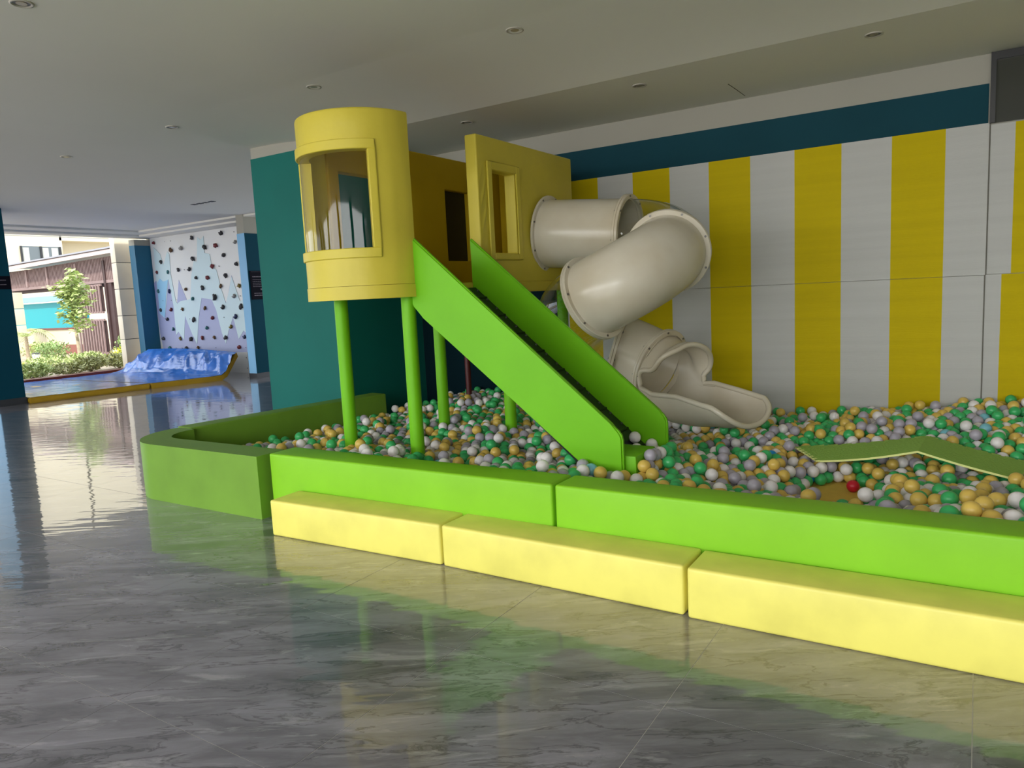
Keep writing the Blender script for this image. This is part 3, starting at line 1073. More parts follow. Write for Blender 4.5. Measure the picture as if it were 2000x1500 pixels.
def make_balls():
    rs = np.random.RandomState(11)
    XL, XR, YN, YFAR = -4.78, 1.32, 3.06, YB - 0.035
    pts = []
    a = BR * 2.04
    for lay in range(2):
        for i in range(int((XR - XL) / a) + 1):
            for j in range(int((YFAR - YN) / (a * 0.87)) + 1):
                pts.append((XL + (i + 0.5 * (j % 2) + 0.5 * lay) * a, YN + j * a * 0.87, lay))
    P = np.array(pts)
    P[:, :2] += rs.uniform(-0.018, 0.018, (len(P), 2))
    hh = surf(P)
    lay = P[:, 2].copy()
    P[:, 2] = hh - BR - (1 - lay) * 0.062 + rs.uniform(-0.012, 0.02, len(P))
    keep = (hh > 0.05) & (rs.uniform(0, 1, len(P)) > 0.10) & ((lay == 1) | (hh > 0.115))
    P = P[keep]
    # a third, sparse layer of balls lying on top
    ex = P[rs.choice(len(P), 800, replace=False)].copy()
    ex[:, 2] = surf(ex) + 0.03
    P = np.vstack([P, ex])
    P = P[(P[:, 0] > XL) & (P[:, 0] < XR) & (P[:, 1] > YN) & (P[:, 1] < YFAR)]
    posts = [(-3.685, 3.62), (-3.085, 3.62), (-3.685, 4.68), (-3.085, 4.76), (-3.685, 5.68), (-3.085, 5.68), (-4.2, 5.75)]
    cell = 2 * BR
    for it in range(46):
        if it < 34:
            P[:, 2] -= 0.0035
        key = np.floor(P / cell).astype(np.int64) + 200
        h = (key[:, 0] * 1000 + key[:, 1]) * 1000 + key[:, 2]
        order = np.argsort(h, kind='stable')
        hs = h[order]
        disp = np.zeros_like(P)
        for dx in (-1, 0, 1):
            for dy in (-1, 0, 1):
                for dz in (-1, 0, 1):
                    t = h + (dx * 1000 + dy) * 1000 + dz
                    lo = np.searchsorted(hs, t, 'left')
                    hi = np.searchsorted(hs, t, 'right')
                    for m_ in range(int((hi - lo).max()) if len(P) else 0):
                        ok = lo + m_ < hi
                        i_ = np.nonzero(ok)[0]
                        j_ = order[lo[i_] + m_]
                        s_ = i_ != j_
                        i_, j_ = i_[s_], j_[s_]
                        dlt = P[i_] - P[j_]
                        d = np.sqrt((dlt ** 2).sum(1)) + 1e-9
                        ov = np.clip(2 * BR - d, 0, None)
                        np.add.at(disp, i_, dlt / d[:, None] * (ov * 0.36)[:, None])
        P += disp
        g_ = np.maximum(0.018, surf(P) - 0.150) + BR
        P[:, 2] = np.maximum(P[:, 2], np.where(surf(P) < 0.03, 0.018 + BR, g_))
        P[:, 2] = np.minimum(P[:, 2], surf(P) + 0.05)
        P[:, 2] = np.maximum(P[:, 2], 0.018 + BR)
        P[:, 0] = np.clip(P[:, 0], XL + BR, XR - BR + 0.03)
        P[:, 1] = np.clip(P[:, 1], YN + BR - 0.005, YFAR - BR)
        for (px_, py_) in posts:
            v = P[:, :2] - np.array([px_, py_])
            d = np.hypot(v[:, 0], v[:, 1]) + 1e-9
            ov = np.clip(0.046 + BR - d, 0, None)
            P[:, :2] += v / d[:, None] * ov[:, None]
        for (ya, yb) in ((3.60, 3.635), (4.215, 4.25)):
            yc = (ya + yb) / 2
            mlim = 0.018 + BR
            s_ = (P[:, 0] > -2.15) & (P[:, 0] < -1.58) & (np.abs(P[:, 1] - yc) < mlim)
            # only where the side wall reaches down to the balls
            low = np.interp(P[:, 0], [-2.955, -1.745, -1.6], [1.155, 0.20, 0.20])
            s_ &= P[:, 2] + BR > low
            P[s_, 1] = yc + np.sign(P[s_, 1] - yc + 1e-6) * mlim
        # foot block and left barrier
        s_ = (P[:, 0] > -1.80 - BR) & (P[:, 0] < -1.56 + BR) & (P[:, 1] > 3.64) & (P[:, 1] < 3.93 + BR) & (P[:, 2] < 0.365 + BR)
        P[s_, 2] = np.maximum(P[s_, 2], -9)
        s2 = s_ & (P[:, 0] > -1.63)
        P[s2, 0] = -1.56 + BR
        lim = -4.99 + (P[:, 1] - 3.3) * 0.125 + BR + 0.01
        P[:, 0] = np.where((P[:, 1] < 5.25), np.maximum(P[:, 0], lim), P[:, 0])
    # nothing inside the foot block or inside the ramp
    bad = (P[:, 0] > -1.80 - BR * 0.7) & (P[:, 0] < -1.56 + BR * 0.7) & (P[:, 1] > 3.62) & (P[:, 1] < 3.93 + BR * 0.7) & (P[:, 2] < 0.365 + BR * 0.5)
    rampz = np.interp(P[:, 0], [-2.97, -1.62], [1.335, 0.205])
    inr = (P[:, 1] > 3.60) & (P[:, 1] < 4.25) & (P[:, 0] < -1.62) & (P[:, 0] > -2.2) & (P[:, 2] > rampz - 0.16) & (P[:, 2] < rampz + BR)
    # under the scoop of the chute
    inc = (P[:, 0] > -2.3) & (P[:, 0] < -1.22) & (np.abs(P[:, 1] - (5.36 - 0.44 * (P[:, 0] + 2.09))) < 0.27) & (P[:, 2] > 0.12)
    hole = np.hypot((P[:, 0] + 0.64) / 0.22, (P[:, 1] - 4.34) / 0.42) < 1.0
    matz = np.interp(P[:, 0], [-1.0, -0.27, 0.25], [0.150, 0.258, 0.150])
    inm = (P[:, 0] > -1.02) & (P[:, 0] < 0.30) & (P[:, 1] > 4.54) & (P[:, 1] < 5.16) & (P[:, 2] + BR > matz)
    P = P[~(bad | inr | inc | hole | inm)]
    return P, rs


P, rs = make_balls()
# balls that spilled onto the foot of the ramp and stray ones in the bare gap
extra = [(-1.62, 4.06, 0.30), (-1.70, 3.98, 0.325), (-1.76, 4.10, 0.37), (-1.55, 4.15, 0.31), (-1.84, 3.75, 0.436), (-1.52, 3.97, 0.33), (-1.68, 4.17, 0.318)]
P = np.vstack([P, np.array(extra)])
names = np.array(['green', 'yellow', 'white', 'lilac', 'aqua'])
colr = names[rs.choice(5, len(P), p=[0.335, 0.275, 0.220, 0.166, 0.004])]
colr[-7:] = ['white', 'white', 'white', 'green', 'green', 'green', 'white']
# the few red and blue ones
red_at = np.array([-0.602, 4.60, 0.018 + BR])
P = P[np.linalg.norm(P - red_at, axis=1) > 2 * BR] if False else P
far = np.linalg.norm(P - red_at, axis=1) > 2 * BR * 0.98
P, colr = P[far], colr[far]
P = np.vstack([P, red_at])
colr = np.append(colr, 'red')


def pix(p):
    c = (p - EYE) @ RC.T
    return 1000 + FPX * c[:, 0] / c[:, 2], 750 + FPX * c[:, 1] / c[:, 2], c[:, 2]


U, V, Dp = pix(P)
# top balls: nothing right above
key = {}
for i, p in enumerate(P):
    key.setdefault((int(p[0] // 0.08), int(p[1] // 0.08)), []).append(i)
top = np.ones(len(P), bool)
for i, p in enumerate(P):
    kx, ky = int(p[0] // 0.08), int(p[1] // 0.08)
    for ax in (-1, 0, 1):
        for ay in (-1, 0, 1):
            for j in key.get((kx + ax, ky + ay), ()):
                if j != i and P[j][2] - p[2] > 0.030 and math.hypot(P[j][0] - p[0], P[j][1] - p[1]) < 0.040:
                    top[i] = False
# line of sight over the front barrier
tpar = 3.055 / P[:, 1]
zb = EYE[2] + (P[:, 2] + BR * 0.5 - EYE[2]) * tpar
seen = top & (U > 5) & (U < 1995) & (V > 5) & (V < 1495) & (zb > 0.402)
seen &= ~((P[:, 0] > -3.0) & (P[:, 0] < -1.6) & (P[:, 1] > 3.62) & (P[:, 1] < 4.25) & (P[:, 2] < 0.3))


def recolor(u, v, c):
    d = np.where(seen, (U - u) ** 2 + (V - v) ** 2, 1e9)
    colr[int(np.argmin(d))] = c
    return int(np.argmin(d))


must = [len(P) - 1, recolor(1503, 893, 'blue'), recolor(1581, 928, 'blue'), recolor(1411, 903, 'red'), recolor(1152, 925, 'aqua'), recolor(1925, 813, 'aqua')]
idx = np.nonzero(seen)[0]
idx = idx[np.argsort(Dp[idx])]
single = []
for i in must + list(idx):
    if i not in single:
        single.append(i)
    if len(single) >= 296:
        break
single_set = set(single)

bm = bmesh.new()
bmesh.ops.create_uvsphere(bm, u_segments=24, v_segments=14, radius=BR)
ball_meshes = {}
for cname in ('green', 'yellow', 'white', 'lilac', 'aqua', 'red', 'blue'):
    me = bpy.data.meshes.new('ball')
    bm.to_mesh(me)
    me.materials.append(M['ball_' + cname])
    me.polygons.foreach_set('use_smooth', [True] * len(me.polygons))
    ball_meshes[cname] = me
bm.free()
word = {'green': 'green', 'yellow': 'yellow', 'white': 'white', 'lilac': 'lilac grey', 'aqua': 'pale aqua'}
for i in single:
    c = colr[i]
    o = bpy.data.objects.new('ball', ball_meshes[c])
    o.location = P[i]
    o.rotation_euler = (rng.uniform(0, 6), rng.uniform(0, 6), 0)
    C.objects.link(o)
    if i == must[0]:
        tag(o, 'red plastic ball lying on the bare yellow floor mat', 'ball', 'loose coloured pit balls')
    elif i == must[3]:
        tag(o, 'dark red plastic ball half hidden among others before the slide mouth', 'ball', 'loose coloured pit balls')
    elif i == must[1]:
        tag(o, 'bright blue plastic ball left of the folded green mat', 'ball', 'loose coloured pit balls')
    elif i == must[2]:
        tag(o, 'blue plastic ball under the front left corner of the green mat', 'ball', 'loose coloured pit balls')
    elif i == must[4]:
        tag(o, 'pale aqua plastic ball at the front barrier below the ramp foot', 'ball', 'loose coloured pit balls')
    elif i == must[5]:
        tag(o, 'pale aqua plastic ball before the right striped boards', 'ball', 'loose coloured pit balls')
    else:
        x_, y_ = P[i][0], P[i][1]
        if x_ < -3.0:
            zn = 'between the front tower posts and the front barrier'
        elif x_ < -1.6:
            zn = 'in front of the ramp side, behind the front barrier'
        elif x_ < -1.05:
            zn = 'just right of the ramp foot, behind the front barrier'
        elif x_ < -0.35:
            zn = 'around the bare patch of yellow floor mat'
        elif y_ < 3.45:
            zn = 'in the nearest rows against the right front barrier'
        elif y_ < 3.95:
            zn = 'midway between right front barrier and folded green mat'
        else:
            zn = 'beside or behind the folded green mat'
        tag(o, 'glossy %s plastic ball %s' % (word[c], zn), 'ball', '%s balls %s' % (word[c], zn))

# all the others as one heap
def ico(sub):
    b_ = bmesh.new()
    bmesh.ops.create_icosphere(b_, subdivisions=sub, radius=BR)
    v = np.array([x.co[:] for x in b_.verts])
    f = np.array([[q.index for q in x.verts] for x in b_.faces])
    b_.free()
    return v, f


hi_v, hi_f = ico(3)
lo_v, lo_f = ico(2)
rest_i = [i for i in range(len(P)) if i not in single_set]
order_names = ['green', 'yellow', 'white', 'lilac', 'aqua', 'red', 'blue']
VV, FF, MI = [], [], []
off = 0
for i in rest_i:
    good = top[i] and U[i] > -60 and U[i] < 2060
    v, f = (hi_v, hi_f) if good else (lo_v, lo_f)
    VV.append(v + P[i])
    FF.append(f + off)
    MI.append(np.full(len(f), order_names.index(colr[i])))
    off += len(v)
VV = np.concatenate(VV)
FF = np.concatenate(FF)
MI = np.concatenate(MI)
me = bpy.data.meshes.new('heap_of_balls')
me.vertices.add(len(VV))
me.vertices.foreach_set('co', VV.astype(np.float32).ravel())
me.loops.add(len(FF) * 3)
me.loops.foreach_set('vertex_index', FF.astype(np.int32).ravel())
me.polygons.add(len(FF))
me.polygons.foreach_set('loop_start', np.arange(0, len(FF) * 3, 3, dtype=np.int32))
me.polygons.foreach_set('material_index', MI.astype(np.int32))
me.polygons.foreach_set('use_smooth', np.ones(len(FF), bool))
for cname in order_names:
    me.materials.append(M['ball_' + cname])
me.update(calc_edges=True)
heap = bpy.data.objects.new('heap_of_balls', me)
C.objects.link(heap)
tag(heap, 'green, yellow, white and lilac plastic balls filling the pit behind the front rows', 'balls')
heap['kind'] = 'stuff'
print('BALLS', len(P), 'tris', len(FF))

# ------------------------------------------------------------------ folded green foam mat on the balls
def foam_mat():
    e = empty('folded_foam_mat', (0, 0, 0), 'folded green puzzle foam mat with pale edge lying on the balls at the right', 'foam mat')
    A, D_ = Vector((-0.80, 4.70, 0.165)), Vector((-1.00, 5.06, 0.165))
    B_, C_ = Vector((-0.275, 4.65, 0.275)), Vector((-0.250, 5.13, 0.270))
    F_, E_ = Vector((0.200, 4.57, 0.175)), Vector((0.27, 5.04, 0.165))
    th = 0.012

    def sheet(name, p, q, r, s, teeth):
        # p front-left, q front-right, r back-right, s back-left
        bm = bmesh.new()
        nx, ny = 24, 12
        rows = []
        for j in range(ny + 1):
            v = j / ny
            row = []
            for i in range(nx + 1):
                u = i / nx
                a = p.lerp(q, u)
                b2 = s.lerp(r, u)
                c = a.lerp(b2, v)
                if teeth and u > 0.5:
                    pass
                c = c + Vector((0, 0, 0.012 * math.sin(PI * v) * 0 - 0.02 * math.sin(PI * u) * (0.6 if teeth else 0.3)))
                row.append(c)
            rows.append(row)
        top_ = [[bm.verts.new(c + Vector((0, 0, th / 2))) for c in row] for row in rows]
        bot_ = [[bm.verts.new(c - Vector((0, 0, th / 2))) for c in row] for row in rows]
        for j in range(ny):
            for i in range(nx):
                f = bm.faces.new((top_[j][i], top_[j][i + 1], top_[j + 1][i + 1], top_[j + 1][i]))
                f.material_index = 0
                f = bm.faces.new((bot_[j][i], bot_[j + 1][i], bot_[j + 1][i + 1], bot_[j][i + 1]))
                f.material_index = 1
        for j in range(ny):
            for i in (0, nx):
                bm.faces.new((top_[j][i], top_[j + 1][i], bot_[j + 1][i], bot_[j][i])).material_index = 1
        for i in range(nx):
            for j in (0, ny):
                bm.faces.new((top_[j][i], top_[j][i + 1], bot_[j][i + 1], bot_[j][i])).material_index = 1
        bmesh.ops.recalc_face_normals(bm, faces=bm.faces[:])
        o = auto_smooth(obj(name, bm, [M['mat_green'], M['mat_edge']], e), 40)
        return o

    sheet('mat_half', A, B_, C_, D_, True)
    sheet('mat_half', B_, F_, E_, C_, False)
    # interlocking teeth
    for (p, q, nrm, cnt) in ((A, D_, Vector((-1, -0.3, 0)), 7), (D_, C_, Vector((0, 1, 0)), 9), (C_, E_, Vector((0, 1, 0)), 8)):
        for k in range(cnt):
            c = p.lerp(q, (k + 0.5) / cnt)
            dv = (q - p).normalized()
            wd = (q - p).length / cnt * 0.27
            n_ = nrm.normalized() * 0.022
            dip_ = Vector((0, 0, -0.02 * math.sin(PI * (k + 0.5) / cnt) * (0.6 if p is D_ else 0.3 if p is C_ else 0)))
            c = c + dip_
            bm = bmesh.new()
            bs = [c - dv * wd, c - dv * wd * 1.35 + n_, c + dv * wd * 1.35 + n_, c + dv * wd]
            t_ = [bm.verts.new(b2 + Vector((0, 0, th / 2))) for b2 in bs]
            u_ = [bm.verts.new(b2 - Vector((0, 0, th / 2))) for b2 in bs]
            bm.faces.new(t_).material_index = 0
            bm.faces.new(u_[::-1]).material_index = 1
            for i in range(4):
                bm.faces.new((t_[i], t_[(i + 1) % 4], u_[(i + 1) % 4], u_[i])).material_index = 1
            bmesh.ops.recalc_face_normals(bm, faces=bm.faces[:])
            obj('puzzle_tooth', bm, [M['mat_green'], M['mat_edge']], e)


foam_mat()
# embossed criss-cross of the foam
t = M['mat_green'].node_tree
b = t.nodes['Principled BSDF']
tc = t.nodes.new('ShaderNodeTexCoord')
vo = t.nodes.new('ShaderNodeTexVoronoi')
vo.inputs['Scale'].default_value = 75
t.links.new(tc.outputs['Object'], vo.inputs['Vector'])
bp = t.nodes.new('ShaderNodeBump')
bp.inputs['Strength'].default_value = 0.9
bp.inputs['Distance'].default_value = 0.004
t.links.new(vo.outputs['Distance'], bp.inputs['Height'])
t.links.new(bp.outputs[0], b.inputs['Normal'])

# ------------------------------------------------------------------ climbing wall
YW = 9.20
cw = empty('climbing_wall', (-13.4, YW, 0), 'white and blue climbing wall board with icicle print and many holds, at the far end', 'climbing wall')


def to_cw(u, v, dy=0.0):
    p = at_y(u, v, YW + dy)
    return (p[0] + 13.4, dy, p[2])


def polyboard(name, pix_pts, y0, y1, m):
    bm = bmesh.new()
    pp = [at_y(u, v, YW) for u, v in pix_pts]
    prism_y(bm, [(p[0] + 13.4, p[2]) for p in pp], y0, y1)
    bmesh.ops.recalc_face_normals(bm, faces=bm.faces[:])
    return obj(name, bm, m, cw)


polyboard('board', [(292, 466), (462, 441), (487, 731), (320, 733)], 0.0, 0.03, M['cw_white'])


def zx(x, y):
    return (280 + x / 4.546, 430 + y / 4.546)


polyboard('grey_print', [zx(*p) for p in [(95, 560), (150, 500), (180, 540), (215, 290), (250, 560), (300, 760), (315, 530), (360, 640), (410, 765), (440, 600), (480, 700), (540, 640), (610, 700), (640, 560), (740, 740), (785, 490), (850, 720), (893, 720), (932, 1172), (186, 1172), (150, 1000)]], -0.004, -0.001, M['cw_grey'])
polyboard('icicle_print', [zx(*p) for p in [(90, 240), (150, 300), (180, 400), (213, 280), (232, 300), (245, 480), (290, 720), (305, 740), (330, 720), (420, 700), (430, 480), (450, 360), (478, 370), (480, 150), (510, 175), (535, 140), (545, 290), (590, 300), (610, 420), (650, 440), (690, 600), (735, 740), (765, 620), (785, 500), (820, 600), (860, 720), (893, 700), (925, 1010), (893, 980), (850, 1055), (800, 860), (760, 980), (735, 1095), (700, 1000), (650, 800), (610, 705), (520, 690), (495, 860), (480, 1100), (440, 1020), (372, 850), (365, 1065), (315, 990), (295, 1020), (270, 760), (225, 520), (195, 870), (150, 830), (112, 470)]], -0.008, -0.005, M['cw_ice'])
polyboard('sky_print', [zx(*p) for p in [(125, 560), (150, 520), (180, 545), (222, 530), (205, 660), (195, 865), (150, 825)]], -0.012, -0.009, M['cw_sky'])
# hold positions as seen on the board, with shape and colour
HOLD = [(85, 203, 'r', 15), (425, 157, 'k', 16), (685, 118, 'k', 17), (810, 195, 'w', 14), (238, 265, 'o', 18), (330, 250, 'w', 17), (540, 237, 'k', 19), (637, 222, 'r', 18), (706, 308, 'k', 17), (435, 340, 'k', 18), (150, 372, 'k', 15),
        (820, 390, 'k', 17), (608, 411, 'r', 17), (115, 465, 'r', 13), (213, 460, 't', 13), (305, 441, 'k', 14), (404, 437, 'k', 16), (463, 513, 'k', 15), (567, 508, 'r', 17), (724, 494, 'k', 17), (370, 612, 'o', 14), (522, 602, 'k', 17), (683, 586, 'o', 14),
        (846, 582, 'y', 16), (127, 630, 't', 14), (227, 630, 'b', 15), (432, 698, 't', 15), (633, 682, 'k', 22), (803, 676, 'w', 16), (150, 800, 'k', 14), (243, 796, 'r', 15), (342, 790, 'o', 14), (543, 782, 'o', 14), (705, 774, 'k', 18), (865, 768, 'k', 19),
        (209, 882, 'k', 14), (445, 884, 'k', 18), (608, 866, 'r', 16), (817, 858, 'b', 18), (263, 968, 't', 13), (560, 958, 't', 16), (775, 948, 'y', 15), (176, 1052, 'k', 15), (323, 1050, 'y', 14), (418, 1056, 'k', 19), (520, 1043, 'r', 15), (625, 1043, 'o', 14),
        (728, 1044, 'k', 16), (895, 1040, 'b', 15), (232, 1136, 't', 15), (380, 1142, 'k', 18), (482, 1130, 'o', 13), (848, 1128, 'r', 15), (193, 1208, 'w', 12), (641, 1214, 'k', 13), (745, 1218, 'o', 15),
        (180, 190, 's', 4), (233, 184, 's', 5), (797, 103, 's', 6), (357, 440, 's', 6), (665, 408, 's', 7), (290, 708, 's', 4), (241, 713, 's', 4), (168, 716, 's', 4), (855, 672, 's', 6), (710, 863, 's', 6), (405, 877, 's', 5), (285, 1135, 's', 4), (338, 1135, 's', 4), (638, 1134, 's', 5), (903, 1132, 's', 5), (908, 1222, 's', 6), (918, 1314, 's', 6)]
HC = {'k': (0.035, 0.035, 0.04), 'r': (0.16, 0.02, 0.025), 'o': (0.12, 0.06, 0.02), 't': (0.03, 0.15, 0.16), 'w': (0.28, 0.28, 0.27), 'y': (0.20, 0.15, 0.03), 'b': (0.02, 0.03, 0.10), 's': (0.07, 0.07, 0.08)}
HMs = {k: mat('hold_resin_' + n_, HC[k], 0.6) for k, n_ in zip('krotwybs', ('black', 'red', 'brown', 'teal', 'grey', 'ochre', 'navy', 'small'))}
hold_mesh = {}
for (hx, hy, hc, hr) in HOLD:
    for var in range(3):
        pass
    var = (hx * 7 + hy) % 4
    if (hc, var) not in hold_mesh:
        b2 = bmesh.new()
        blob(b2, (0, 0, 0), 1.0, 2, (1.15, 0.75, 0.95), 0.75, var * 3.1 + 1)
        for v in b2.verts:
            v.co.y = min(v.co.y, 0.30)
            v.co.z -= 0.22 * abs(v.co.x) * (1 if var % 2 else -0.6)
        me_ = bpy.data.meshes.new('climbing_hold')
        b2.to_mesh(me_)
        b2.free()
        me_.materials.append(HMs[hc])
        me_.polygons.foreach_set('use_smooth', [True] * len(me_.polygons))
        hold_mesh[(hc, var)] = me_
    p = to_cw(*zx(hx, hy), -0.03)
    o = bpy.data.objects.new('climbing_hold', hold_mesh[(hc, var)])
    s = hr / 4.546 * 0.0060 * (1.9 if hc != 's' else 1.2)
    o.scale = (s, s, s)
    o.location = (p[0], -0.012 - 0.25 * s, p[2])
    o.rotation_euler = (0, (hx % 7) * 0.5, 0)
    o.parent = cw
    C.objects.link(o)

# ------------------------------------------------------------------ crash mats before it
def crash_flat(name, y0, y1, xf0, xf1, lab):
    e = empty(name, (0, 0, 0), lab, 'crash mat', 'blue crash mats')
    bm = bmesh.new()
    prism(bm, [(xf0, y0), (xf1, y1), (-14.88, y1), (-14.88, y0)], 0.0, 0.085)
    bmesh.ops.bevel(bm, geom=bm.edges[:], offset=0.015, segments=2, affect='EDGES')
    auto_smooth(obj('mustard_side', bm, M['mat_rim'], e))
    bm = bmesh.new()
    n1, n2 = 20, 16
    gr = []
    for i in range(n1 + 1):
        y = y0 + 0.01 + (y1 - y0 - 0.02) * i / n1
        xf = xf0 + (xf1 - xf0) * (y - y0) / (y1 - y0)
        gr.append([bm.verts.new((xf - 0.012 + (-14.87 - xf) * j / n2, y, 0.088 + 0.006 * noise.noise(Vector((y * 3, j * 0.6, 1))))) for j in range(n2 + 1)])
    for i in range(n1):
        for j in range(n2):
            bm.faces.new((gr[i][j], gr[i + 1][j], gr[i + 1][j + 1], gr[i][j + 1]))
    bmesh.ops.recalc_face_normals(bm, faces=bm.faces[:])
    obj('blue_cover', bm, M['mat_blue'], e, smooth=True)


crash_flat('crash_mat', 5.26, 6.98, -12.0, -11.68, 'flat blue crash mat with mustard side along the garden opening')
def mat_warp(x, y):
    # the free right end stands steeper and shorter than the left end
    if y <= 8.15:
        return y
    u = min(1.0, max(0.0, (-11.4 - x) / 3.3))
    return 8.15 + (y - 8.15) * (0.60 + 0.40 * u)


def mat_front(y):
    return -11.67 + (min(y, 8.2) - 7.0) * 0.25 - max(0.0, y - 8.2) * 0.2


e = empty('crash_mat', (0, 0, 0), 'blue crash mat whose creased far end leans up against the climbing wall', 'crash mat', 'blue crash mats')
prof = [(7.0, 0.0), (7.6, 0.0), (8.15, 0.0), (8.35, 0.05), (8.55, 0.16), (8.75, 0.28), (8.92, 0.38)]
bm = bmesh.new()
sm = []
for k in range(len(prof)):
    sm.append(prof[k])
up_ = []
for k, (y, z) in enumerate(sm):
    if k == 0:
        d = Vector((sm[1][0] - y, sm[1][1] - z))
    elif k == len(sm) - 1:
        d = Vector((y - sm[k - 1][0], z - sm[k - 1][1]))
    else:
        d = Vector((sm[k + 1][0] - sm[k - 1][0], sm[k + 1][1] - sm[k - 1][1]))
    d.normalize()
    up_.append((y - d.y * 0.085, z + d.x * 0.085))
nx = 40
topg, botg = [], []
for k in range(len(sm)):
    xf = mat_front(sm[k][0])
    lift = max(0.0, (sm[k][0] - 8.15) / 0.77)
    row_t, row_b = [], []
    for j in range(nx + 1):
        x = xf + (-14.80 - xf) * j / nx
        extra_z = lift * 0.06 * math.sin(j / nx * PI * 0.8)
        row_b.append(bm.verts.new((x, mat_warp(x, sm[k][0]), sm[k][1] + extra_z)))
        row_t.append(bm.verts.new((x, mat_warp(x, up_[k][0]), up_[k][1] + extra_z)))
    topg.append(row_t)
    botg.append(row_b)
for k in range(len(sm) - 1):
    for j in range(nx):
        bm.faces.new((topg[k][j], topg[k + 1][j], topg[k + 1][j + 1], topg[k][j + 1]))
        bm.faces.new((botg[k][j], botg[k][j + 1], botg[k + 1][j + 1], botg[k + 1][j]))
    for j in (0, nx):
        bm.faces.new((topg[k][j], botg[k][j], botg[k + 1][j], topg[k + 1][j]))
for j in range(nx):
    for k in (0, len(sm) - 1):
        bm.faces.new((topg[k][j], topg[k][j + 1], botg[k][j + 1], botg[k][j]))
bmesh.ops.recalc_face_normals(bm, faces=bm.faces[:])
auto_smooth(obj('mustard_side', bm, M['mat_rim'], e), 50)
bm = bmesh.new()
ny = 60
gr = []
us = np.array([u_[0] for u_ in up_])
uz = np.array([u_[1] for u_ in up_])
for i in range(ny + 1):
    t_ = i / ny * (len(up_) - 1)
    k = min(int(t_), len(up_) - 2)
    f = t_ - k
    y = up_[k][0] * (1 - f) + up_[k + 1][0] * f
    z = up_[k][1] * (1 - f) + up_[k + 1][1] * f
    xf = mat_front(y) - 0.02
    lift = max(0.0, (y - 8.0) / 0.8)
    row = []
    for j in range(70):
        x = xf + (-14.79 - xf) * j / 69
        ez = min(1, lift) * 0.06 * math.sin(j / 69 * PI * 0.8)
        env = min(1, lift) * math.sin(PI * min(1.0, max(0.0, (y - 7.75) / 1.10))) ** 0.7 if y > 7.75 else 0.0
        q_ = Vector((x * 2.3 + y * 1.9, y * 0.8 - x * 0.3, 0.3))
        fold = env * (0.16 * (0.5 - abs(noise.noise(q_))) ** 3 * 4 + 0.05 * (0.5 - abs(noise.noise(q_ * 2.7))) ** 2 * 3)
        row.append(bm.verts.new((x, mat_warp(x, y) - fold * 0.6, z + 0.004 + ez + fold)))
    gr.append(row)
for i in range(ny):
    for j in range(69):
        bm.faces.new((gr[i][j], gr[i + 1][j], gr[i + 1][j + 1], gr[i][j + 1]))
bmesh.ops.recalc_face_normals(bm, faces=bm.faces[:])
obj('blue_cover', bm, M['mat_blue'], e, smooth=True)

# ------------------------------------------------------------------ signs
def sign(x, y0, y1, z0, z1, lines, lab):
    e = empty('wall_sign', (x, (y0 + y1) / 2, (z0 + z1) / 2), lab, 'sign')
    W, H = y1 - y0, z1 - z0
    box('panel', 0, 0.012, -W / 2, W / 2, -H / 2, H / 2, M['sign'], e)
    bm = bmesh.new()
    for (fz, a, b_, h) in lines:
        # rows of small letters too faint to read: broken strokes
        y = -W / 2 + W * a
        r_ = random.Random(int(fz * 100))
        while y < -W / 2 + W * b_:
            wd = r_.uniform(0.02, 0.06) * W
            add_box(bm, 0.012, 0.0132, y, min(y + wd, -W / 2 + W * b_), H / 2 - H * fz - h * H, H / 2 - H * fz)
            y += wd + 0.012 * W
    obj('lettering', bm, M['sign_text'], e)


sign(-10.864, 8.53, 9.12, 1.40, 1.905, [(0.03, 0.05, 0.95, 0.006), (0.19, 0.08, 0.92, 0.03), (0.30, 0.08, 0.9, 0.016), (0.36, 0.08, 0.88, 0.016), (0.42, 0.08, 0.9, 0.016), (0.48, 0.08, 0.86, 0.016), (0.54, 0.08, 0.4, 0.016), (0.62, 0.34, 0.64, 0.05), (0.77, 0.1, 0.9, 0.024), (0.84, 0.1, 0.86, 0.03)],
     'black notice board with small lettering on the dark blue wall beside the climbing wall')
sign(-12.06, 4.93, 5.235, 1.71, 1.90, [(0.28, 0.2, 0.8, 0.06), (0.62, 0.2, 0.8, 0.06)], 'small black sign on the dark blue pillar at the left edge')

# ------------------------------------------------------------------ garden
gm = mat('planting_soil', (0.44, 0.36, 0.27), 0.95, 0.3, 20, 0.3, 6)
pav = mat('pale_paving', (0.50, 0.47, 0.42), 0.8, 0, 0, 0.15, 2)
box('ground', -60, -15.26, -30, 50, -0.2, 0.06, gm, kind='structure')
box('ground', -15.26, 30, -40, -6.5, -0.2, -0.02, pav, kind='structure')
tag(box('kerb', -15.26, -14.99, 4.5, 9.0, 0.0, 0.125, M['granite'], bev=0.008), 'low dark red granite kerb between the mats and the planting', 'kerb')
stone = mat('cream_stone', (0.80, 0.71, 0.56), 0.7, 0, 0, 0.06, 3)
fac = mat('cream_facade', (0.62, 0.56, 0.42), 0.8, 0, 0, 0.04, 0.5)
# stone-clad pier at the corner of the opening: five courses
pier = empty('stone_pier', (-15.48, 9.0, 0.06), 'cream stone-clad pier at the right side of the garden opening', 'pier')
zz = [0.06, 0.72, 1.22, 1.78, 2.33, 3.3]
for k in range(5):
    box('stone_course', 0.02, 0.20, -0.32, 0.30, zz[k] - 0.06 + 0.006, zz[k + 1] - 0.06 - 0.006, stone, pier, bev=0.008)
box('pier_core', 0.03, 0.185, -0.30, 0.28, 0, 3.2, M['skirting'], pier)

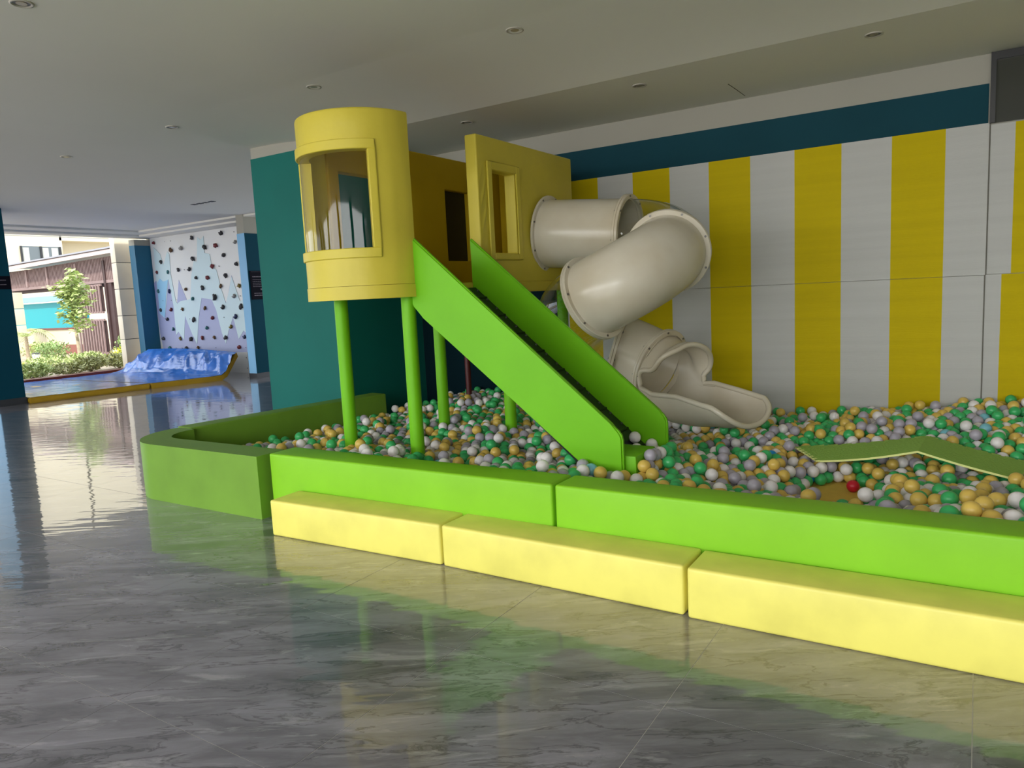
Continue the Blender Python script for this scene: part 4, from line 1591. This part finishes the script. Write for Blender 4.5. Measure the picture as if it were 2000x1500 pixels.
# foliage
leafm = {k: mat('leaf_' + k, c, 0.55, 0, 0, 0.45, 5) for k, c in dict(light=(0.45, 0.56, 0.20), mid=(0.28, 0.42, 0.14), yellow=(0.60, 0.62, 0.06), olive=(0.42, 0.44, 0.18), dark=(0.05, 0.12, 0.04)).items()}
bark = mat('pale_bark', (0.42, 0.34, 0.24), 0.9, 0.3, 20, 0.4, 10)


def leaves(bm, pts, size, r_, up=0.3):
    for (x, y, z) in pts:
        a = r_.uniform(0, 2 * PI)
        tilt = r_.uniform(-0.9, 0.9)
        d = Vector((math.cos(a), math.sin(a), up * r_.uniform(-0.5, 1.6))).normalized()
        s = d.cross(Vector((0, 0, 1))).normalized()
        n_ = (s * math.cos(tilt) + d.cross(s) * math.sin(tilt)).normalized()
        L = size * r_.uniform(0.7, 1.3)
        p = Vector((x, y, z))
        v = [bm.verts.new(q) for q in (p, p + d * L * 0.5 + n_ * L * 0.22, p + d * L, p + d * L * 0.5 - n_ * L * 0.22)]
        bm.faces.new(v)


def shrub(x, y, rx, ry, h_full, key_, lab, n=900, size=0.07, seed=1):
    r_ = random.Random(seed)
    h = h_full * 0.72
    e = empty('shrub', (x, y, 0.06), lab, 'shrub', 'shrubs in the garden bed')
    bm = bmesh.new()
    for k in range(7):
        a = 2 * PI * k / 7
        cyl(bm, (0, 0, 0), (rx * 0.6 * math.cos(a), ry * 0.6 * math.sin(a), h * 0.7), 0.012, 5, 0.004)
    obj('stems', bm, bark, e)
    bm = bmesh.new()
    pts = []
    for k in range(n):
        a, q = r_.uniform(0, 2 * PI), r_.uniform(0, 1) ** 0.4
        t_ = r_.uniform(0.0, 1)
        env = math.sin(PI * (0.12 + 0.80 * t_)) ** 0.6
        lump = 1 + 0.25 * noise.noise(Vector((math.cos(a) * 2, math.sin(a) * 2, seed)))
        pts.append((rx * q * env * lump * math.cos(a), ry * q * env * lump * math.sin(a), h * (0.12 + 0.88 * t_) * lump))
    leaves(bm, pts, size, r_, 1.0)
    obj('foliage', bm, leafm[key_], e)


for k, (x, y, rx, ry, h, c, lab, n_) in enumerate([
        (-15.85, 7.05, 0.35, 0.42, 0.36, 'light', 'low yellow green shrub in the front row of the bed, by the left pillar', 1100),
        (-15.90, 7.75, 0.30, 0.36, 0.28, 'olive', 'thin olive shrub in the front row, in front of the tree trunk', 650),
        (-16.05, 8.30, 0.35, 0.33, 0.42, 'olive', 'rounded olive shrub in the front row, right of the tree', 1000),
        (-16.10, 8.95, 0.33, 0.32, 0.42, 'olive', 'olive shrub in the front row against the stone pier', 900),
        (-17.6, 8.1, 0.45, 0.5, 0.42, 'light', 'mid green hedge shrub behind the front row, left part', 1100),
        (-17.8, 9.1, 0.45, 0.5, 0.42, 'light', 'mid green hedge shrub behind the front row, before the gate', 1100),
        (-16.9, 7.15, 0.25, 0.25, 0.42, 'yellow', 'bright yellow green bush at the left beside the garden lamp', 500),
        (-17.1, 9.65, 0.3, 0.28, 0.48, 'yellow', 'bright yellow green bush right of the tree trunk', 600),
        (-18.3, 10.6, 0.45, 0.4, 0.95, 'mid', 'tall leafy green shrub right of the gate', 900),
        (-21.0, 9.9, 0.5, 0.4, 0.70, 'mid', 'leafy green shrub behind the left garden lamp', 1000),
        (-23.0, 10.6, 0.8, 0.5, 0.60, 'light', 'wide pale green shrub below the planter wall', 1200)]):
    shrub(x, y, rx, ry, h, c, lab, n_, 0.075, 20 + k)

# young tree
tr = empty('young_tree', (-18.35, 9.28, 0.06), 'slender young tree with a pale trunk before the slatted gate', 'tree')
bm = bmesh.new()
tp = [Vector(p) for p in ((0, 0, 0), (-0.03, 0.0, 0.6), (-0.12, 0.02, 1.2), (-0.16, 0.05, 1.8), (-0.10, 0.06, 2.25))]
for a, b_, r1__, r2__ in zip(tp[:-1], tp[1:], (0.045, 0.04, 0.03, 0.022), (0.04, 0.03, 0.022, 0.012)):
    cyl(bm, a, b_, r1__, 10, r2__)
obj('trunk', bm, bark, tr)
r_ = random.Random(5)
bm = bmesh.new()
bl = bmesh.new()
pts = []
for k in range(46):
    s0 = tp[1].lerp(tp[-1], r_.uniform(0.25, 1.0)) if k % 3 else tp[3]
    a = r_.uniform(0, 2 * PI)
    L = r_.uniform(0.15, 0.46)
    end = s0 + Vector((math.cos(a) * L, math.sin(a) * L, r_.uniform(-0.2, 0.12)))
    cyl(bm, s0, end, 0.009, 5, 0.004)
    for j in range(30):
        q = s0.lerp(end, r_.uniform(0.35, 1.1))
        pts.append((q.x + r_.gauss(0, 0.07), q.y + r_.gauss(0, 0.07), q.z + r_.gauss(0, 0.06)))
leaves(bl, pts, 0.15, r_, -0.4)
obj('branches', bm, bark, tr)
obj('foliage', bl, leafm['light'], tr)

# small palm at the left
pm = empty('small_palm', (-20.2, 8.95, 0.06), 'small palm with feathery fronds at the left of the garden', 'palm')
bm = bmesh.new()
cyl(bm, (0, 0, 0), (0.02, 0.0, 0.75), 0.05, 10, 0.035)
obj('trunk', bm, bark, pm)
r_ = random.Random(9)
for k in range(11):
    bm = bmesh.new()
    a = 2 * PI * k / 11 + r_.uniform(-0.2, 0.2)
    L = r_.uniform(0.7, 0.95)
    rise = r_.uniform(0.5, 0.95)
    prev = None
    for i in range(15):
        t_ = i / 14
        p = Vector((math.cos(a) * L * t_ * 0.85, math.sin(a) * L * t_ * 0.85, 0.72 + rise * t_ - 0.75 * t_ * t_))
        if prev is not None:
            cyl(bm, prev, p, 0.006, 4, 0.004, caps=False)
            d = (p - prev).normalized()
            sd = Vector((-math.sin(a), math.cos(a), 0))
            for sg in (-1, 1):
                tip = p + sd * sg * 0.20 * math.sin(PI * (0.15 + 0.8 * t_)) + d * 0.10 + Vector((0, 0, -0.05))
                w_ = d * 0.012
                v = [bm.verts.new(q) for q in (p - w_, p + w_, tip)]
                bm.faces.new(v)
        prev = p
    obj('frond', bm, leafm['light'], pm)


def garden_lamp(x, y, lab):
    e = empty('garden_lamp', (x, y, 0.06), lab, 'garden lamp', 'white garden lamps')
    wm = M.setdefault('white_metal', mat('white_metal', (0.85, 0.85, 0.85), 0.4))
    bm = bmesh.new()
    cyl(bm, (0, 0, 0.0), (0, 0, 0.05), 0.09, 12)
    obj('base', bm, M['granite'], e)
    bm = bmesh.new()
    for k in range(4):
        a = PI / 4 + PI / 2 * k
        cyl(bm, (0.045 * math.cos(a), 0.045 * math.sin(a), 0.05), (0.08 * math.cos(a), 0.08 * math.sin(a), 0.36), 0.012, 6)
    cyl(bm, (0, 0, 0.05), (0, 0, 0.34), 0.05, 12, 0.075)
    obj('lamp_body', bm, wm, e)
    bm = bmesh.new()
    cyl(bm, (0, 0, 0.36), (0, 0, 0.385), 0.095, 12, 0.06)
    obj('cap', bm, M['black'], e)


garden_lamp(-18.9, 8.55, 'small white garden lamp at the left beside the yellow green bush')
garden_lamp(-17.6, 9.76, 'small white garden lamp at the foot of the gate')

# pergola walkway with slatted screens and gate, running off to the left
pgm = mat('brown_painted_timber', (0.05, 0.025, 0.025), 0.6, 0, 0, 0.2, 6)
pgl = mat('pale_brown_timber', (0.24, 0.165, 0.16), 0.6, 0, 0, 0.15, 6)
fasm = mat('pinkish_fascia', (0.70, 0.56, 0.56), 0.5)
pg = empty('pergola', (-23.4, 11.68, 0.06), 'brown timber pergola with slatted screens and sloping pink fascia beyond the garden', 'pergola')
# roof fascia: slopes towards the left
bm = bmesh.new()
prism_y(bm, [(-3.8, 2.72), (4.0, 2.90), (4.0, 3.00), (-3.8, 2.84)], -0.34, -0.28)
bmesh.ops.recalc_face_normals(bm, faces=bm.faces[:])
obj('fascia', bm, fasm, pg)
bm = bmesh.new()
prism_y(bm, [(-3.8, 2.86), (4.0, 3.02), (4.0, 3.06), (-3.8, 2.90)], -0.40, 1.8)
bmesh.ops.recalc_face_normals(bm, faces=bm.faces[:])
obj('roof', bm, mat('grey_roof_sheet', (0.25, 0.26, 0.30), 0.5), pg)
obj_b = bmesh.new()
add_box(obj_b, -3.8, 4.0, -0.02, 0.06, 2.10, 2.18)
obj('lower_beam', obj_b, pgl, pg)
bm = bmesh.new()
add_box(bm, -3.8, 4.0, 0.14, 0.18, 2.0, 2.75)
obj('screen_backing', bm, pgm, pg)
for k in range(0, 96):
    x = -3.75 + k * 0.08
    box('slat', x, x + 0.035, 0.0, 0.05, 2.18, 2.70 + 0.022 * (x + 3.8), pgl, pg)
for x in (-3.7, -2.4, -1.1, 0.62, 2.15, 3.4):
    box('post', x, x + 0.10, -0.04, 0.12, 2.18 if x not in (0.62, 2.15) else 0.0, 2.74, pgl if x != 2.15 else pgm, pg)
box('gate_post', 2.26, 2.46, 0.0, 0.25, 0.0, 2.10, pgm, pg)
# gate leaf
gt = empty('slatted_gate', (-22.0, 11.56, 0.06), 'tall brown gate of upright slats under the pergola', 'gate')
for z in (0.06, 1.02, 1.24, 2.02):
    box('rail', -0.72, 0.72, -0.02, 0.03, z, z + 0.055, pgl, gt)
for k in range(10):
    x = -0.70 + k * 0.145
    box('slat', x, x + 0.055, -0.035, -0.0, 0.10, 1.05, pgl, gt)
    box('slat', x, x + 0.055, -0.035, -0.0, 1.27, 2.06, pgl, gt)
bm = bmesh.new()
add_box(bm, -0.72, 0.72, 0.05, 0.06, 0.08, 1.03)
add_box(bm, -0.72, 0.72, 0.05, 0.06, 1.29, 2.02)
obj('backing', bm, pgm, gt)
# planter walls behind
pl = empty('planter_wall', (-26.0, 12.3, 0), 'low cream planter wall with a dark red capping, left of the gate', 'wall')
box('wall_face', -3.0, 2.6, 0, 0.25, 0.35, 0.84, fac, pl)
box('capping', -3.05, 2.65, -0.04, 0.29, 0.84, 0.89, M['granite'], pl)
box('base_course', -3.0, 2.6, -0.02, 0.25, 0.0, 0.35, mat('red_brown_base', (0.25, 0.10, 0.08), 0.8), pl)
pl2 = empty('planter_wall', (-19.6, 12.4, 0), 'low peach wall with a grey ledge behind the stone pier', 'wall')
box('wall_face', -1.2, 2.2, 0, 0.25, 0.35, 0.80, mat('peach_wall', (0.75, 0.55, 0.38), 0.8), pl2)
box('capping', -1.2, 2.2, -0.1, 0.29, 0.86, 1.02, mat('grey_ledge', (0.40, 0.45, 0.50), 0.6), pl2)
shrub(-19.6, 13.1, 1.0, 0.3, 1.65, 'yellow', 'spiky yellow green planting above the peach wall', 500, 0.2, 77)
tag(box('teal_hoarding', -33.0, -27.5, 14.3, 14.4, 0.0, 1.80, mat('teal_hoarding_paint', (0.01, 0.30, 0.36), 0.5)), 'bright teal wall panel seen behind the tree', 'wall')
tag(box('hoarding_beam', -33.0, -27.5, 14.1, 14.4, 1.86, 2.05, M['blue_light']), 'pale blue and grey beam above the teal wall panel', 'beam')
col = empty('cream_column', (-25.9, 11.1, 0), 'cream column of stone courses at the left, behind the small palm', 'column')
for k in range(4):
    box('stone_course', -0.32, 0.32, -0.3, 0.3, 0.02 + k * 0.52, 0.52 + k * 0.52, fac, col, bev=0.01)
aw = empty('red_awning', (-19.6, 12.2, 0), 'small red awning with a scalloped edge right of the gate', 'awning')
bm = bmesh.new()
add_box(bm, -1.2, 1.6, 0, 0.5, 1.95, 2.02)
obj('awning_top', bm, mat('red_cloth', (0.55, 0.06, 0.08), 0.6), aw)
for k in range(16):
    x = -1.2 + k * 0.175
    box('scallop', x, x + 0.10, -0.01, 0.01, 1.80, 1.95, fasm, aw)
# dark tree behind
dt = empty('dark_tree', (-21.5, 15.5, 0), 'dark leafy tree seen right of the gate', 'tree')
bm = bmesh.new()
cyl(bm, (0, 0, 0), (0, 0, 1.6), 0.12, 8, 0.08)
obj('trunk', bm, bark, dt)
r_ = random.Random(3)
bm = bmesh.new()
leaves(bm, [(r_.gauss(0, 0.8), r_.gauss(0, 0.5), 1.6 + r_.gauss(0, 0.55)) for _ in range(2500)], 0.2, r_)
obj('foliage', bm, leafm['dark'], dt)

# far building
fb = empty('cream_building', (-36.0, 0, 0), 'big cream building behind the pergola with recessed windows', 'building')
box('facade', -6, 0, 7.0, 18.0, 0.0, 10.5, fac, fb)
box('recess_wall', -6, -1.0, 18.0, 23.0, 0.0, 10.5, fac, fb)
box('facade', -6, 0, 23.0, 40.0, 0.0, 10.5, fac, fb)
box('balcony_band', -1.2, 0.0, 17.9, 23.1, 4.75, 10.5, fac, fb)
box('balcony_band', -1.2, 0.0, 17.9, 23.1, 0.0, 3.2, fac, fb)
wpm = mat('window_glass', (0.10, 0.12, 0.13), 0.15)
cur = mat('pale_curtain', (0.42, 0.42, 0.38), 0.8)
for (ya, yb, za, zb_, xx) in ((19.0, 22.5, 7.0, 9.0, -1.0), (25.0, 29.5, 7.0, 9.0, 0.0), (16.2, 17.85, 3.65, 4.45, 0.0), (24.0, 29.0, 4.0, 4.85, 0.0)):
    f = box('window', xx, xx + 0.04, ya, yb, za, zb_, wpm, fb)
    nb = 4
    for k in range(nb):
        if k == 1:
            continue
        box('curtain', xx + 0.04, xx + 0.05, ya + 0.05 + (yb - ya) * k / nb, ya + (yb - ya) * (k + 0.8) / nb, za, zb_ - 0.06, cur, f)
    for k in range(3):
        yy = ya + (yb - ya) * k / 2
        box('sash', xx + 0.05, xx + 0.10, yy - 0.04, yy + 0.04, za, zb_, M['black'], f)
for z in (3.45, 4.9):
    box('facade_groove', 0.0, 0.01, 7.0, 40.0, z, z + 0.03, M['edge'], fb)
# columns added at the open front, behind the viewer, to break up reflected daylight
for x in (-11.5, -8.2, -4.6, -1.0, 2.6):
    box('wall_pillar', x, x + 0.55, -4.45, -4.0, 0, ZC, M['blue_dark'], kind='structure')
